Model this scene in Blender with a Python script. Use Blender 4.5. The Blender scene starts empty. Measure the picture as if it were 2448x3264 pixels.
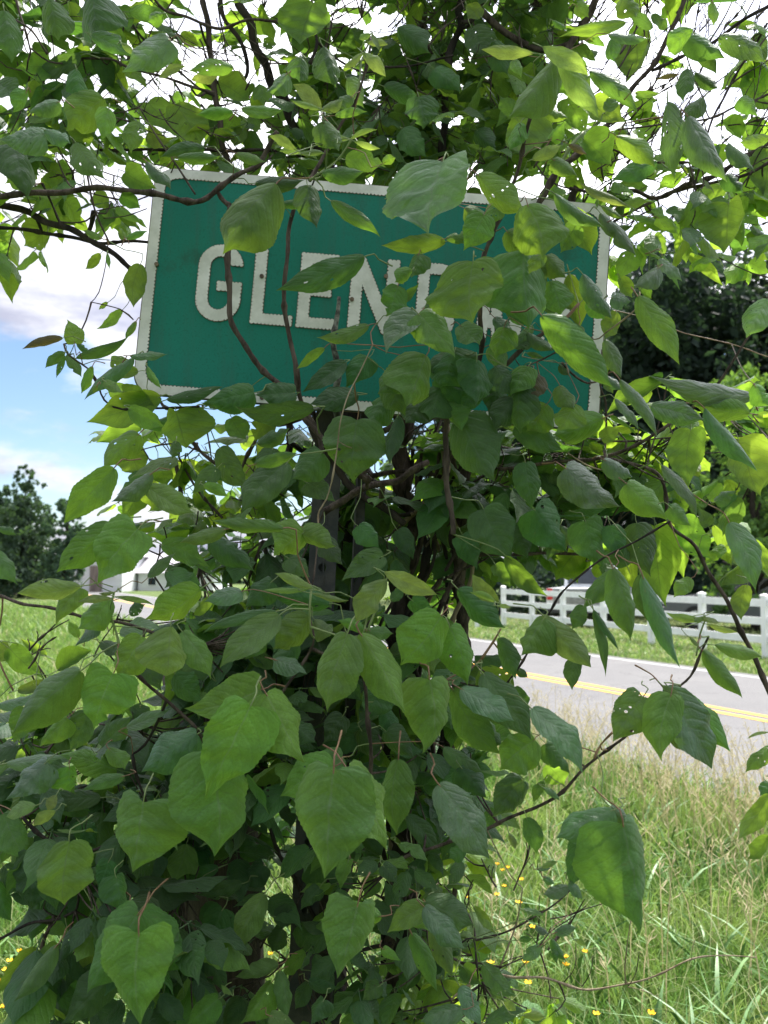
import bpy, bmesh, math, random
import numpy as np
from mathutils import Vector, Matrix, kdtree
rng = random.Random(11); nr = np.random.RandomState(7)
S = bpy.context.scene
# ------------------------------------------------------------------ camera, light, sky
F = 887.0; CAMZ = 1.6; PITCH = math.radians(3.87)
cd = bpy.data.cameras.new('camera'); cam = bpy.data.objects.new('camera', cd); S.collection.objects.link(cam)
cd.sensor_fit = 'VERTICAL'; cd.sensor_height = 24; cd.sensor_width = 18; cd.lens = F / 1024 * 24
cd.clip_start = 0.02; cd.clip_end = 2000
cam.location = (0, 0, CAMZ); cam.rotation_euler = (math.pi / 2 + PITCH, 0, 0)
S.camera = cam
cd.dof.use_dof = True; cd.dof.focus_distance = 1.6; cd.dof.aperture_fstop = 5.0
SUN = Vector((0.27, 0.46, 0.95)).normalized()
EXPOSURE = 1.18
sd = bpy.data.lights.new('sun', 'SUN'); sd.energy = 3.7; sd.angle = math.radians(1.0); sd.color = (1, .96, .88)
so = bpy.data.objects.new('sun', sd); S.collection.objects.link(so)
so.rotation_euler = (-SUN).to_track_quat('-Z', 'Y').to_euler()
S.view_settings.view_transform = 'Standard'; S.view_settings.look = 'None'; S.view_settings.exposure = EXPOSURE
S.view_settings.gamma = 1; S.view_settings.use_curve_mapping = False
S.cycles.max_bounces = 10; S.cycles.diffuse_bounces = 4; S.cycles.transmission_bounces = 6; S.cycles.use_denoising = True
S.cycles.sample_clamp_indirect = 6

class NT:
    def __init__(s, tree): s.t = tree; s.n = tree.nodes; s.l = tree.links
    def node(s, typ, **kw):
        n = s.n.new(typ)
        for k, v in kw.items(): setattr(n, k, v)
        return n
    def put(s, sock, v):
        if isinstance(v, bpy.types.NodeSocket): s.l.new(v, sock)
        elif v is not None:
            if isinstance(v, (tuple, list)) and len(v) == 3 and sock.type == 'RGBA': v = tuple(v) + (1,)
            sock.default_value = v
    def math(s, op, a, b=None, c=None, clamp=False):
        n = s.node('ShaderNodeMath', operation=op, use_clamp=clamp)
        s.put(n.inputs[0], a)
        if b is not None: s.put(n.inputs[1], b)
        if c is not None: s.put(n.inputs[2], c)
        return n.outputs[0]
    def smooth(s, x, a, b, lo=0., hi=1.):
        n = s.node('ShaderNodeMapRange', interpolation_type='SMOOTHSTEP')
        s.put(n.inputs[0], x); n.inputs[1].default_value = a; n.inputs[2].default_value = b
        n.inputs[3].default_value = lo; n.inputs[4].default_value = hi
        return n.outputs[0]
    def noise(s, vec, scale, detail=3, rough=.55, out=0):
        n = s.node('ShaderNodeTexNoise'); n.inputs['Scale'].default_value = scale; n.inputs['Detail'].default_value = detail
        n.inputs['Roughness'].default_value = rough
        if vec is not None: s.put(n.inputs['Vector'], vec)
        return n.outputs[out]
    def mix(s, f, a, b, blend='MIX'):
        n = s.node('ShaderNodeMix', data_type='RGBA', blend_type=blend)
        s.put(n.inputs[0], f); s.put(n.inputs[6], a); s.put(n.inputs[7], b)
        return n.outputs[2]
    def map(s, vec, loc=(0, 0, 0), scale=(1, 1, 1), rot=(0, 0, 0)):
        n = s.node('ShaderNodeMapping'); s.put(n.inputs[0], vec)
        n.inputs['Location'].default_value = loc; n.inputs['Scale'].default_value = scale; n.inputs['Rotation'].default_value = rot
        return n.outputs[0]

W = bpy.data.worlds.new('World'); S.world = W; W.use_nodes = True
w = NT(W.node_tree); w.n.clear()
sky = w.node('ShaderNodeTexSky', sky_type='NISHITA'); sky.sun_disc = False
sky.sun_elevation = math.asin(SUN.z); sky.sun_rotation = math.atan2(SUN.x, SUN.y)
sky.air_density = 1.0; sky.dust_density = .25; sky.ozone_density = 3.5
tc = w.node('ShaderNodeTexCoord').outputs['Generated']
sx = w.node('ShaderNodeSeparateXYZ'); w.put(sx.inputs[0], tc)
el = sx.outputs[2]
cn = w.noise(w.map(tc, (3.1, 1.35, .52), (1, 1, 2.6)), 3.3, 7, .56)
bias = w.math('ADD', w.smooth(el, .215, .30, -.02, .36), w.smooth(el, .03, .12, .12, -.03))
cm = w.smooth(w.math('ADD', cn, bias), .53, .66)
dot = w.node('ShaderNodeVectorMath', operation='DOT_PRODUCT'); w.put(dot.inputs[0], tc); dot.inputs[1].default_value = SUN
glow = w.math('POWER', w.math('MAXIMUM', dot.outputs['Value'], 0), 5.0)
sh = w.noise(w.map(tc, (7.1, .3, 1.7), (1, 1, 3.0)), 4.2, 6, .6)
ccol = w.mix(w.smooth(sh, .36, .62), (2.5, 2.6, 3.3), (5.3, 5.3, 5.5))
gm = w.node('ShaderNodeVectorMath', operation='SCALE'); w.put(gm.inputs[0], ccol); w.put(gm.inputs['Scale'], w.math('MULTIPLY_ADD', glow, 5.0, .76))
nsk = w.node('ShaderNodeVectorMath', operation='SCALE'); w.put(nsk.inputs[0], sky.outputs[0]); nsk.inputs['Scale'].default_value = .62
bg = w.node('ShaderNodeBackground'); bg.inputs[1].default_value = .12
w.put(bg.inputs[0], w.mix(cm, nsk.outputs[0], gm.outputs[0]))
wo = w.node('ShaderNodeOutputWorld'); w.l.new(bg.outputs[0], wo.inputs[0])

# ------------------------------------------------------------------ projection helpers (the camera's own ray through a pixel, met with a depth or the ground)
Cpos = Vector((0, 0, CAMZ)); FW = Vector((0, math.cos(PITCH), math.sin(PITCH))); UPV = Vector((0, -math.sin(PITCH), math.cos(PITCH))); RT = Vector((1, 0, 0))
def P(x, y, d): return Cpos + (RT * ((x - 384) / F) + UPV * ((512 - y) / F) + FW) * d
def G(x, y, z=0.):
    r = RT * ((x - 384) / F) + UPV * ((512 - y) / F) + FW
    return Cpos + r * ((z - CAMZ) / r.z)
REG = {1: (0, 0), 2: (1224, 0), 3: (0, 816), 4: (1224, 816), 5: (0, 1632), 6: (1224, 1632), 7: (0, 2448), 8: (1224, 2448)}
def Z(r, x, y): return (REG[r][0] + x * .73779) / 3.1875, (REG[r][1] + y * .73779) / 3.1875
ZS = .73779 / 3.1875

# ------------------------------------------------------------------ materials
def newmat(name):
    m = bpy.data.materials.new(name); m.use_nodes = True; t = NT(m.node_tree); t.n.clear()
    o = t.node('ShaderNodeOutputMaterial'); return m, t, o
def simple(name, col, rough=.6, metal=0, var=.15, scale=8., bump=0., bscale=40., spec=.5, col2=None, stretch=(1, 1, 1)):
    m, t, o = newmat(name)
    b = t.node('ShaderNodeBsdfPrincipled')
    vec = t.map(t.node('ShaderNodeTexCoord').outputs['Object'], scale=stretch)
    n1 = t.noise(vec, scale, 5, .6)
    c2 = col2 if col2 else tuple(min(1, c * (1 + var * 2)) for c in col)
    c1 = col if col2 else tuple(c * (1 - var) for c in col)
    t.put(b.inputs['Base Color'], t.mix(t.smooth(n1, .35, .65), c1, c2))
    b.inputs['Roughness'].default_value = rough; b.inputs['Metallic'].default_value = metal; b.inputs['Specular IOR Level'].default_value = spec
    if bump:
        bn = t.node('ShaderNodeBump'); bn.inputs['Strength'].default_value = bump; bn.inputs['Distance'].default_value = .01
        t.put(bn.inputs['Height'], t.noise(vec, bscale, 5, .6)); t.l.new(bn.outputs[0], b.inputs['Normal'])
    t.l.new(b.outputs[0], o.inputs[0]); return m

def leafmat(name, base, light, trans, rough=.42, tf=.45, veins=True, spec=.5):
    m, t, o = newmat(name)
    uv = t.node('ShaderNodeTexCoord').outputs['UV']
    oi = t.node('ShaderNodeObjectInfo').outputs['Random']
    s = t.node('ShaderNodeSeparateXYZ'); t.put(s.inputs[0], uv)
    a = t.math('ABSOLUTE', t.math('MULTIPLY_ADD', s.outputs[0], 2, -1)); T = s.outputs[1]
    cb = t.node('ShaderNodeCombineXYZ'); t.put(cb.inputs[0], s.outputs[0]); t.put(cb.inputs[1], t.math('MULTIPLY', T, 1.5)); t.put(cb.inputs[2], t.math('MULTIPLY', oi, 37.0))
    vec = cb.outputs[0]
    nz = t.noise(vec, 7, 4, .6); big = t.noise(vec, 2.2, 3, .6); fine = t.noise(vec, 34, 3, .6)
    ph = t.math('MULTIPLY', t.math('SUBTRACT', T, t.math('MULTIPLY', t.math('POWER', a, 1.35), .27)), 7.6)
    ph = t.math('ADD', t.math('ADD', ph, t.math('MULTIPLY', nz, .55)), t.math('MULTIPLY', t.smooth(s.outputs[0], .49, .51), .37))
    pp = t.math('PINGPONG', ph, .5)                      # 0 on a side vein, .5 between two
    vein = t.smooth(pp, .0, .045, 1, 0)
    mid = t.smooth(a, .012, .045, 1, 0)
    vm = t.math('MAXIMUM', t.math('MULTIPLY', vein, .38), mid)
    hs = t.node('ShaderNodeHueSaturation')
    rnd = t.math('FRACT', t.math('MULTIPLY', oi, 17.3)); rn2 = t.math('FRACT', t.math('MULTIPLY', oi, 53.7))
    t.put(hs.inputs['Hue'], t.math('MULTIPLY_ADD', rn2, .036, .470))
    t.put(hs.inputs['Saturation'], t.math('MULTIPLY_ADD', rnd, .25, .85))
    t.put(hs.inputs['Value'], t.math('MULTIPLY_ADD', rnd, .6, .7))
    c = t.mix(t.smooth(big, .3, .7), base, tuple(x * 1.4 for x in base)); c = t.mix(t.smooth(fine, .35, .7), c, tuple(x * .8 for x in base))
    spots = t.math('MAXIMUM', t.smooth(fine, .71, .76), t.math('MULTIPLY', t.smooth(t.noise(vec, 5.3, 5, .7), .63, .70), t.math('GREATER_THAN', rn2, .72)))
    if veins: c = t.mix(t.math('MULTIPLY', vm, .75), c, light)
    c = t.mix(t.math('MULTIPLY', spots, .6), c, (.12, .10, .035))
    t.put(hs.inputs['Color'], c)
    b = t.node('ShaderNodeBsdfPrincipled'); t.put(b.inputs['Base Color'], hs.outputs[0])
    geo = t.node('ShaderNodeNewGeometry')
    t.put(b.inputs['Roughness'], t.math('ADD', t.math('MULTIPLY_ADD', geo.outputs['Backfacing'], .25, rough - .17), t.math('ADD', t.math('MULTIPLY', nz, .25), t.math('MULTIPLY', fine, .18))))
    b.inputs['Specular IOR Level'].default_value = spec; b.inputs['Sheen Weight'].default_value = .12 if veins else 0; b.inputs['Sheen Roughness'].default_value = .45
    quilt = t.math('MULTIPLY', t.smooth(pp, 0, .28), t.smooth(a, 0, .15))
    h = t.math('ADD', t.math('ADD', t.math('MULTIPLY', quilt, .5), t.math('MULTIPLY', nz, 1.6)), t.math('MULTIPLY', fine, .35))
    if veins:
        bn = t.node('ShaderNodeBump'); bn.inputs['Strength'].default_value = .5; bn.inputs['Distance'].default_value = .003
        t.put(bn.inputs['Height'], h); t.l.new(bn.outputs[0], b.inputs['Normal'])
    tr = t.node('ShaderNodeBsdfTranslucent')
    hs2 = t.node('ShaderNodeHueSaturation'); t.put(hs2.inputs['Hue'], t.math('MULTIPLY_ADD', rn2, .03, .485)); t.put(hs2.inputs['Value'], t.math('MULTIPLY_ADD', rnd, .35, .8))
    t.put(hs2.inputs['Color'], t.mix(t.math('MULTIPLY', t.math('MAXIMUM', t.math('MULTIPLY', t.smooth(pp, 0, .10, 1, 0), .6), mid), .55), t.mix(t.smooth(big, .3, .7), tuple(x * .72 for x in trans), trans), tuple(x * .35 for x in trans)))
    t.put(tr.inputs[0], hs2.outputs[0])
    mx = t.node('ShaderNodeMixShader'); mx.inputs[0].default_value = tf
    t.l.new(b.outputs[0], mx.inputs[1]); t.l.new(tr.outputs[0], mx.inputs[2])
    if not veins: t.l.new(mx.outputs[0], o.inputs[0]); return m
    # insect holes: ragged round openings in about a fifth of the leaves
    vo = t.node('ShaderNodeTexVoronoi', feature='F1'); vo.inputs['Scale'].default_value = 6.5; t.put(vo.inputs['Vector'], cb.outputs[0])
    sc = t.node('ShaderNodeSeparateColor'); t.l.new(vo.outputs['Color'], sc.inputs[0])
    rr = t.math('MULTIPLY', t.math('MULTIPLY', t.math('GREATER_THAN', sc.outputs[0], .80), t.math('GREATER_THAN', t.math('FRACT', t.math('MULTIPLY', oi, 91.3)), .78)), t.math('MULTIPLY_ADD', sc.outputs[1], .26, .12))
    hole = t.math('GREATER_THAN', rr, t.math('ADD', vo.outputs['Distance'], t.math('MULTIPLY_ADD', fine, .16, -.02)))
    tp = t.node('ShaderNodeBsdfTransparent'); m2 = t.node('ShaderNodeMixShader'); t.put(m2.inputs[0], hole)
    t.l.new(mx.outputs[0], m2.inputs[1]); t.l.new(tp.outputs[0], m2.inputs[2]); t.l.new(m2.outputs[0], o.inputs[0])
    return m
M = {}
M['dark'] = leafmat('leaf_mature_shaded', (.036, .106, .034), (.09, .19, .075), (.20, .40, .04), .42, .38, spec=.4)  # mature leaf, darkened for front and core leaves: shade put into the colour
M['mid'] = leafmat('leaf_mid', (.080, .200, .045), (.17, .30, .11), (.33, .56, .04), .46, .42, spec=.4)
M['sheen'] = leafmat('leaf_glossy', (.058, .140, .060), (.12, .21, .10), (.22, .42, .05), .30, .4, spec=.9)
M['young'] = leafmat('leaf_young', (.135, .235, .065), (.22, .32, .12), (.45, .60, .08), .45, .45)
M['brown'] = leafmat('leaf_brown', (.09, .085, .045), (.15, .13, .08), (.25, .22, .04), .6)
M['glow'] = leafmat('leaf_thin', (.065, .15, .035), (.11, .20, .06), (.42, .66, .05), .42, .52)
def bark(name, c1, c2, sc=30):
    return simple(name, c1, .85, col2=c2, scale=sc, bump=.9, bscale=sc * 3, stretch=(1, 1, .25), spec=.2)
M['bark'] = bark('bark_brown', (.045, .033, .027), (.13, .10, .082), 60)
M['barkdark'] = bark('bark_dark', (.022, .018, .016), (.06, .048, .04))
M['cane'] = bark('bark_pale_cane', (.22, .17, .11), (.36, .29, .2))
M['stemred'] = simple('stem_reddish', (.17, .085, .05), .6, col2=(.24, .15, .07), scale=40)
M['stemgreen'] = simple('stem_green', (.14, .2, .06), .5, col2=(.2, .26, .09), scale=40)

# ------------------------------------------------------------------ object helpers
def link(o, parent=None):
    S.collection.objects.link(o)
    if parent is not None: o.parent = parent
    return o
def tag(o, label=None, cat=None, group=None, kind=None):
    if label: o['label'] = label
    if cat: o['category'] = cat
    if group: o['group'] = group
    if kind: o['kind'] = kind
    return o
def empty(name, loc, label, cat, group=None, rz=0):
    o = bpy.data.objects.new(name, None); o.location = loc; o.rotation_euler = (0, 0, rz); o.empty_display_size = .1
    link(o); return tag(o, label, cat, group)
def mesh(name, verts, faces, mat, uvs=None, smooth=False):
    me = bpy.data.meshes.new(name); me.from_pydata([tuple(v) for v in verts], [], faces)
    if mat: me.materials.append(mat)
    if smooth: me.polygons.foreach_set('use_smooth', [True] * len(me.polygons))
    if uvs is not None:
        ul = me.uv_layers.new(name='UVMap'); li = np.zeros(len(me.loops), dtype=np.int32); me.loops.foreach_get('vertex_index', li)
        ul.data.foreach_set('uv', np.asarray(uvs, dtype=np.float32)[li].ravel())
    return me
def part(name, me, parent=None, loc=None, **kw):
    o = bpy.data.objects.new(name, me); link(o)
    if parent is not None: o.parent = parent
    if loc is not None: o.location = loc
    return tag(o, **kw)
def rel(parent, p): return Vector(p) - parent.location   # children sit in an unrotated parent's space
class MB:
    def __init__(s): s.v = []; s.f = []
    def add(s, v, f):
        k = len(s.v); s.v += [tuple(p) for p in v]; s.f += [tuple(i + k for i in q) for q in f]; return s
    def box(s, c, d, R=None, bev=0):
        x, y, z = [q / 2 for q in d]; c = Vector(c)
        pts = [Vector((a * x, b * y, e * z)) for a in (-1, 1) for b in (-1, 1) for e in (-1, 1)]
        if R is not None: pts = [R @ p for p in pts]
        return s.add([c + p for p in pts], [(0, 1, 3, 2), (4, 6, 7, 5), (0, 4, 5, 1), (2, 3, 7, 6), (0, 2, 6, 4), (1, 5, 7, 3)])
    def prism(s, poly, axis_pts):   # poly: list of 3D points, extruded by vector
        n = len(poly); e = Vector(axis_pts)
        a = [Vector(p) for p in poly]; b = [p + e for p in a]
        return s.add(a + b, [tuple(range(n))[::-1], tuple(range(n, 2 * n))] + [(i, (i + 1) % n, n + (i + 1) % n, n + i) for i in range(n)])
    def tube(s, pts, rad, sides=6, cap=True):
        pts = [Vector(p) for p in pts]; n = len(pts)
        up = Vector((.13, -1, .21)).normalized(); rings = []
        for i in range(n):
            t = (pts[min(i + 1, n - 1)] - pts[max(i - 1, 0)])
            t = t.normalized() if t.length > 1e-9 else Vector((0, 0, 1))
            u = up - t * up.dot(t)
            if u.length < 1e-4: u = Vector((1, 0, 0)) - t * t.x
            u.normalize(); up = u; v = t.cross(u)
            rings.append([pts[i] + (u * math.cos(2 * math.pi * k / sides) + v * math.sin(2 * math.pi * k / sides)) * rad[i] for k in range(sides)])
        fs = []
        for i in range(n - 1):
            for k in range(sides):
                a = i * sides + k; b = i * sides + (k + 1) % sides
                fs.append((a, b, b + sides, a + sides))
        if cap: fs.append(tuple(range(sides))[::-1]); fs.append(tuple((n - 1) * sides + k for k in range(sides)))
        return s.add([p for r in rings for p in r], fs)
    def me(s, name, mat, smooth=False): return mesh(name, s.v, s.f, mat, smooth=smooth)
def spline(pts, rad, step=.02):
    """Catmull-Rom through pts"""
    out = []; ro = []; n = len(pts)
    for i in range(n - 1):
        p0, p1, p2, p3 = pts[max(i - 1, 0)], pts[i], pts[i + 1], pts[min(i + 2, n - 1)]
        k = max(2, min(26, int((p2 - p1).length / step)))
        for j in range(k):
            t = j / k
            out.append(.5 * ((2 * p1) + (p2 - p0) * t + (2 * p0 - 5 * p1 + 4 * p2 - p3) * t * t + (3 * p1 - p0 - 3 * p2 + p3) * t ** 3))
            ro.append(rad[i] * (1 - t) + rad[i + 1] * t)
    out.append(pts[-1]); ro.append(rad[-1]); return out, ro
# ------------------------------------------------------------------ GROUND, ROAD, GRASS
def groundmat():
    m, t, o = newmat('meadow_soil')
    vec = t.node('ShaderNodeTexCoord').outputs['Object']
    n1 = t.noise(vec, .35, 5, .6); n2 = t.noise(vec, 6, 6, .7); n3 = t.noise(vec, 60, 3, .7)
    c = t.mix(t.smooth(n1, .35, .65), (.085, .14, .035), (.14, .18, .055))
    c = t.mix(t.smooth(n2, .4, .65), c, (.055, .10, .025)); c = t.mix(t.smooth(n3, .5, .7), c, (.20, .22, .09))
    b = t.node('ShaderNodeBsdfPrincipled'); t.put(b.inputs['Base Color'], c); b.inputs['Roughness'].default_value = .9; b.inputs['Specular IOR Level'].default_value = .15
    bn = t.node('ShaderNodeBump'); bn.inputs['Strength'].default_value = 1; bn.inputs['Distance'].default_value = .08
    t.put(bn.inputs['Height'], t.math('ADD', n2, t.math('MULTIPLY', n3, .5))); t.l.new(bn.outputs[0], b.inputs['Normal'])
    t.l.new(b.outputs[0], o.inputs[0]); return m
MG = groundmat()
me = mesh('ground', [(-600, -60, 0), (600, -60, 0), (600, 900, 0), (-600, 900, 0)], [(0, 1, 2, 3)], MG)
part('ground', me, kind='structure')
def asphalt():
    m, t, o = newmat('asphalt')
    vec = t.node('ShaderNodeTexCoord').outputs['Object']
    n1 = t.noise(vec, .8, 5, .6); n2 = t.noise(vec, 90, 3, .8)
    vo = t.node('ShaderNodeTexVoronoi', feature='DISTANCE_TO_EDGE'); vo.inputs['Scale'].default_value = .55; t.put(vo.inputs['Vector'], t.node('ShaderNodeVectorMath', operation='ADD').outputs[0]); wv = vo.inputs['Vector'].links[0].from_node; t.put(wv.inputs[0], vec); t.put(wv.inputs[1], t.noise(vec, 3, 4, .7, 1))
    c = t.mix(t.smooth(n1, .3, .7), (.095, .094, .097), (.125, .122, .122)); c = t.mix(t.smooth(n2, .45, .7), c, (.18, .175, .17))
    c = t.mix(t.math('MULTIPLY', t.smooth(vo.outputs['Distance'], 0, .012, 1, 0), .7), c, (.04, .04, .04))
    b = t.node('ShaderNodeBsdfPrincipled'); t.put(b.inputs['Base Color'], c); b.inputs['Roughness'].default_value = .85
    bn = t.node('ShaderNodeBump'); bn.inputs['Strength'].default_value = .6; bn.inputs['Distance'].default_value = .01; t.put(bn.inputs['Height'], n2)
    t.l.new(bn.outputs[0], b.inputs['Normal']); t.l.new(b.outputs[0], o.inputs[0]); return m
def paint(name, col):
    m, t, o = newmat(name); vec = t.node('ShaderNodeTexCoord').outputs['Object']
    n2 = t.noise(vec, 40, 4, .8)
    b = t.node('ShaderNodeBsdfPrincipled'); t.put(b.inputs['Base Color'], t.mix(t.smooth(n2, .58, .72), col, tuple(c * .6 + .06 for c in col))); b.inputs['Roughness'].default_value = .7
    t.l.new(b.outputs[0], o.inputs[0]); return m
YA = G(632, 694.5); rd = Vector((-0.4746, 1, 0)).normalized(); rn = Vector((rd.y, -rd.x, 0))   # rn points to the fence side
def strip(name, o0, o1, z, mat, kind='structure', s0=-40, s1=220, wob=0):
    vs = []; fs = []; n = 130 if wob else 2
    for i in range(n + 1):
        s = s0 + (s1 - s0) * (i / n) ** (1.6 if wob else 1)
        j = wob * (math.sin(s * 1.7) * .5 + math.sin(s * 4.1 + 1) * .3 + rng.uniform(-.3, .3)) if wob else 0
        for q in (o0 + j, o1):
            p = YA + rd * s + rn * q; vs.append((p.x, p.y, z))
    for i in range(n): fs.append((2 * i, 2 * i + 1, 2 * i + 3, 2 * i + 2))
    return part(name, mesh(name, vs, fs, mat), kind=kind)
strip('road', -3.0, 3.25, .004, asphalt(), wob=.10)
strip('road_marking', -.19, -.08, .008, paint('paint_yellow', (.72, .36, .02)))
strip('road_marking', .06, .17, .008, bpy.data.materials['paint_yellow'])
strip('road_marking', 2.89, 2.98, .008, paint('paint_white', (.42, .42, .41)))
def lateral(x, y): return (Vector((x, y, 0)) - YA).dot(rn)

M['grass'] = simple('grass_green', (.10, .22, .035), .5, col2=(.27, .38, .085), scale=2.6)
M['grass2'] = simple('grass_pale', (.24, .30, .10), .6, col2=(.36, .38, .17), scale=1.5)
M['straw'] = simple('grass_seed_straw', (.34, .30, .15), .7, col2=(.44, .38, .22), scale=5)
for k in ('grass', 'grass2', 'straw'):      # blades let light through
    t = NT(M[k].node_tree); b = [n for n in t.n if n.type == 'BSDF_PRINCIPLED'][0]; o = [n for n in t.n if n.type == 'OUTPUT_MATERIAL'][0]
    tr = t.node('ShaderNodeBsdfTranslucent'); t.l.new(b.inputs['Base Color'].links[0].from_socket, tr.inputs[0])
    mx = t.node('ShaderNodeMixShader'); mx.inputs[0].default_value = .45
    t.l.new(b.outputs[0], mx.inputs[1]); t.l.new(tr.outputs[0], mx.inputs[2]); t.l.new(mx.outputs[0], o.inputs[0])
def fastmesh(name, V, T, mat):
    me = bpy.data.meshes.new(name); nv = len(V); nt = len(T)
    me.vertices.add(nv); me.vertices.foreach_set('co', V.astype(np.float32).ravel())
    me.loops.add(nt * 3); me.loops.foreach_set('vertex_index', T.astype(np.int32).ravel())
    me.polygons.add(nt); me.polygons.foreach_set('loop_start', np.arange(0, nt * 3, 3, dtype=np.int32))
    try: me.polygons.foreach_set('loop_total', np.full(nt, 3, dtype=np.int32))
    except Exception: pass
    me.update(calc_edges=True); me.materials.append(mat); return me
def blades(name, X, Y, H, Wd, mat, lean=.45):
    n = len(X); th = nr.uniform(0, 2 * np.pi, n); ld = nr.uniform(0, 2 * np.pi, n); le = H * nr.uniform(.1, lean * 2, n)
    ts = [0, .4, .75, 1.]; V = np.zeros((n, 7, 3)); k = 0
    for i, t in enumerate(ts):
        cx = X + np.cos(ld) * le * t ** 2; cy = Y + np.sin(ld) * le * t ** 2; cz = H * (t - .22 * t ** 3)
        ww = Wd * (1, .9, .6, 0)[i] / 2
        if i < 3:
            V[:, k, :] = np.stack([cx - np.cos(th) * ww, cy - np.sin(th) * ww, cz], 1); V[:, k + 1, :] = np.stack([cx + np.cos(th) * ww, cy + np.sin(th) * ww, cz], 1); k += 2
        else: V[:, 6, :] = np.stack([cx, cy, cz], 1)
    tri = np.array([[0, 1, 3], [0, 3, 2], [2, 3, 5], [2, 5, 4], [4, 5, 6]])
    T = (tri[None] + np.arange(n)[:, None, None] * 7).reshape(-1, 3)
    return part(name, fastmesh(name, V.reshape(-1, 3), T, mat), kind='stuff')
def scatter(n, d0, d1, a0, a1, lat0=-1e9, lat1=1e9, pw=1.0):
    d = d0 * (d1 / d0) ** (nr.rand(n) ** pw); a = np.radians(nr.uniform(a0, a1, n))
    x = d * np.sin(a); y = d * np.cos(a)
    L = (x - YA.x) * rn.x + (y - YA.y) * rn.y
    k = (L > lat0) & (L < lat1); return x[k], y[k], d[k]
x, y, d = scatter(210000, 1.6, 45, -52, 52, lat1=-3.15)
o = blades('grass', x, y, (.10 + .22 * nr.rand(len(x))) * np.clip(d / 6, .8, 1.5), .0045 * np.clip(d / 3, 1, 7), M['grass'])
x, y, d = scatter(14000, 2.2, 60, -52, 52, lat1=-3.1)
blades('grass', x, y, .14 + .30 * nr.rand(len(x)), .004 * np.clip(d / 3, 1, 8), M['grass2'], .6)
x, y, d = scatter(80000, 11, 45, -14, 50, lat0=3.3, lat1=7.5)
blades('mown_grass', x, y, .04 + .09 * nr.rand(len(x)), .006 * np.clip(d / 5, 1, 6), M['grass'], .7)
x, y, d = scatter(32000, 11, 60, -14, 50, lat0=3.2, lat1=24)
blades('mown_grass', x, y, .05 + .10 * nr.rand(len(x)), .006 * np.clip(d / 4, 1, 8), M['grass2'], .7)
# seed-headed grass along the verge
def seedheads(X, Y, H):
    Vs = []; Ts = []; k = 0
    for x, y, h in zip(X, Y, H):
        a = nr.uniform(0, 6.28); le = h * nr.uniform(.05, .45); pts = []
        for t in (0, .35, .7, 1):
            pts.append(np.array([x + math.cos(a) * le * t * t, y + math.sin(a) * le * t * t, h * (t - .1 * t ** 3)]))
        for i in range(3):
            w0 = .0022
            Vs += [pts[i] + [w0, 0, 0], pts[i] - [w0, 0, 0], pts[i + 1]]; Ts.append((k, k + 1, k + 2)); k += 3
            Vs += [pts[i] + [0, 0, 0], pts[i + 1] + [w0, 0, 0], pts[i + 1] - [w0, 0, 0]]; Ts.append((k, k + 1, k + 2)); k += 3
        for j in range(9):
            t = .72 + .28 * j / 8; p = pts[2] + (pts[3] - pts[2]) * ((t - .7) / .3); b = nr.uniform(0, 6.28); r = .028 * (1.25 - t) / .5 + .006
            q = p + np.array([math.cos(b) * r, math.sin(b) * r, .014]); s_ = np.array([math.sin(b), -math.cos(b), 0]) * .0032
            Vs += [p, q + s_, q - s_]; Ts.append((k, k + 1, k + 2)); k += 3
            Vs += [q + s_, q - s_, q + (q - p) * .5 + [0, 0, .006]]; Ts.append((k, k + 1, k + 2)); k += 3
    return np.array(Vs), np.array(Ts)
x1, y1, _ = scatter(16000, 4.2, 16, -8, 30, lat0=-4.3, lat1=-3.0)
x2, y2, _ = scatter(2600, 3.2, 14, -4, 30, lat0=-8, lat1=-3.6)
x3, y3, _ = scatter(500, 5, 30, -30, -6, lat1=-3.2)
x1 = x1[:950]; y1 = y1[:950]
X = np.concatenate([x1, x2[:200], x3]); Y = np.concatenate([y1, y2[:200], y3])
V, T = seedheads(X, Y, nr.uniform(.32, .68, len(X)))
part('seed_grass', fastmesh('seed_grass', V, T, M['straw']), kind='stuff')

# clumps of broad-bladed weeds low in the verge
x, y, d = scatter(7500, 2.0, 12, -50, 50, lat1=-3.3)
cl = nr.randint(0, 420, len(x)); x = x[cl] + nr.normal(size=len(x)) * .07; y = y[cl] + nr.normal(size=len(x)) * .07
M['weed'] = simple('weed_green', (.07, .17, .04), .5, col2=(.13, .25, .06), scale=4)
blades('weed_clumps', x, y, .10 + .22 * nr.rand(len(x)), .012 + .010 * nr.rand(len(x)), M['weed'], .8)
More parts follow.
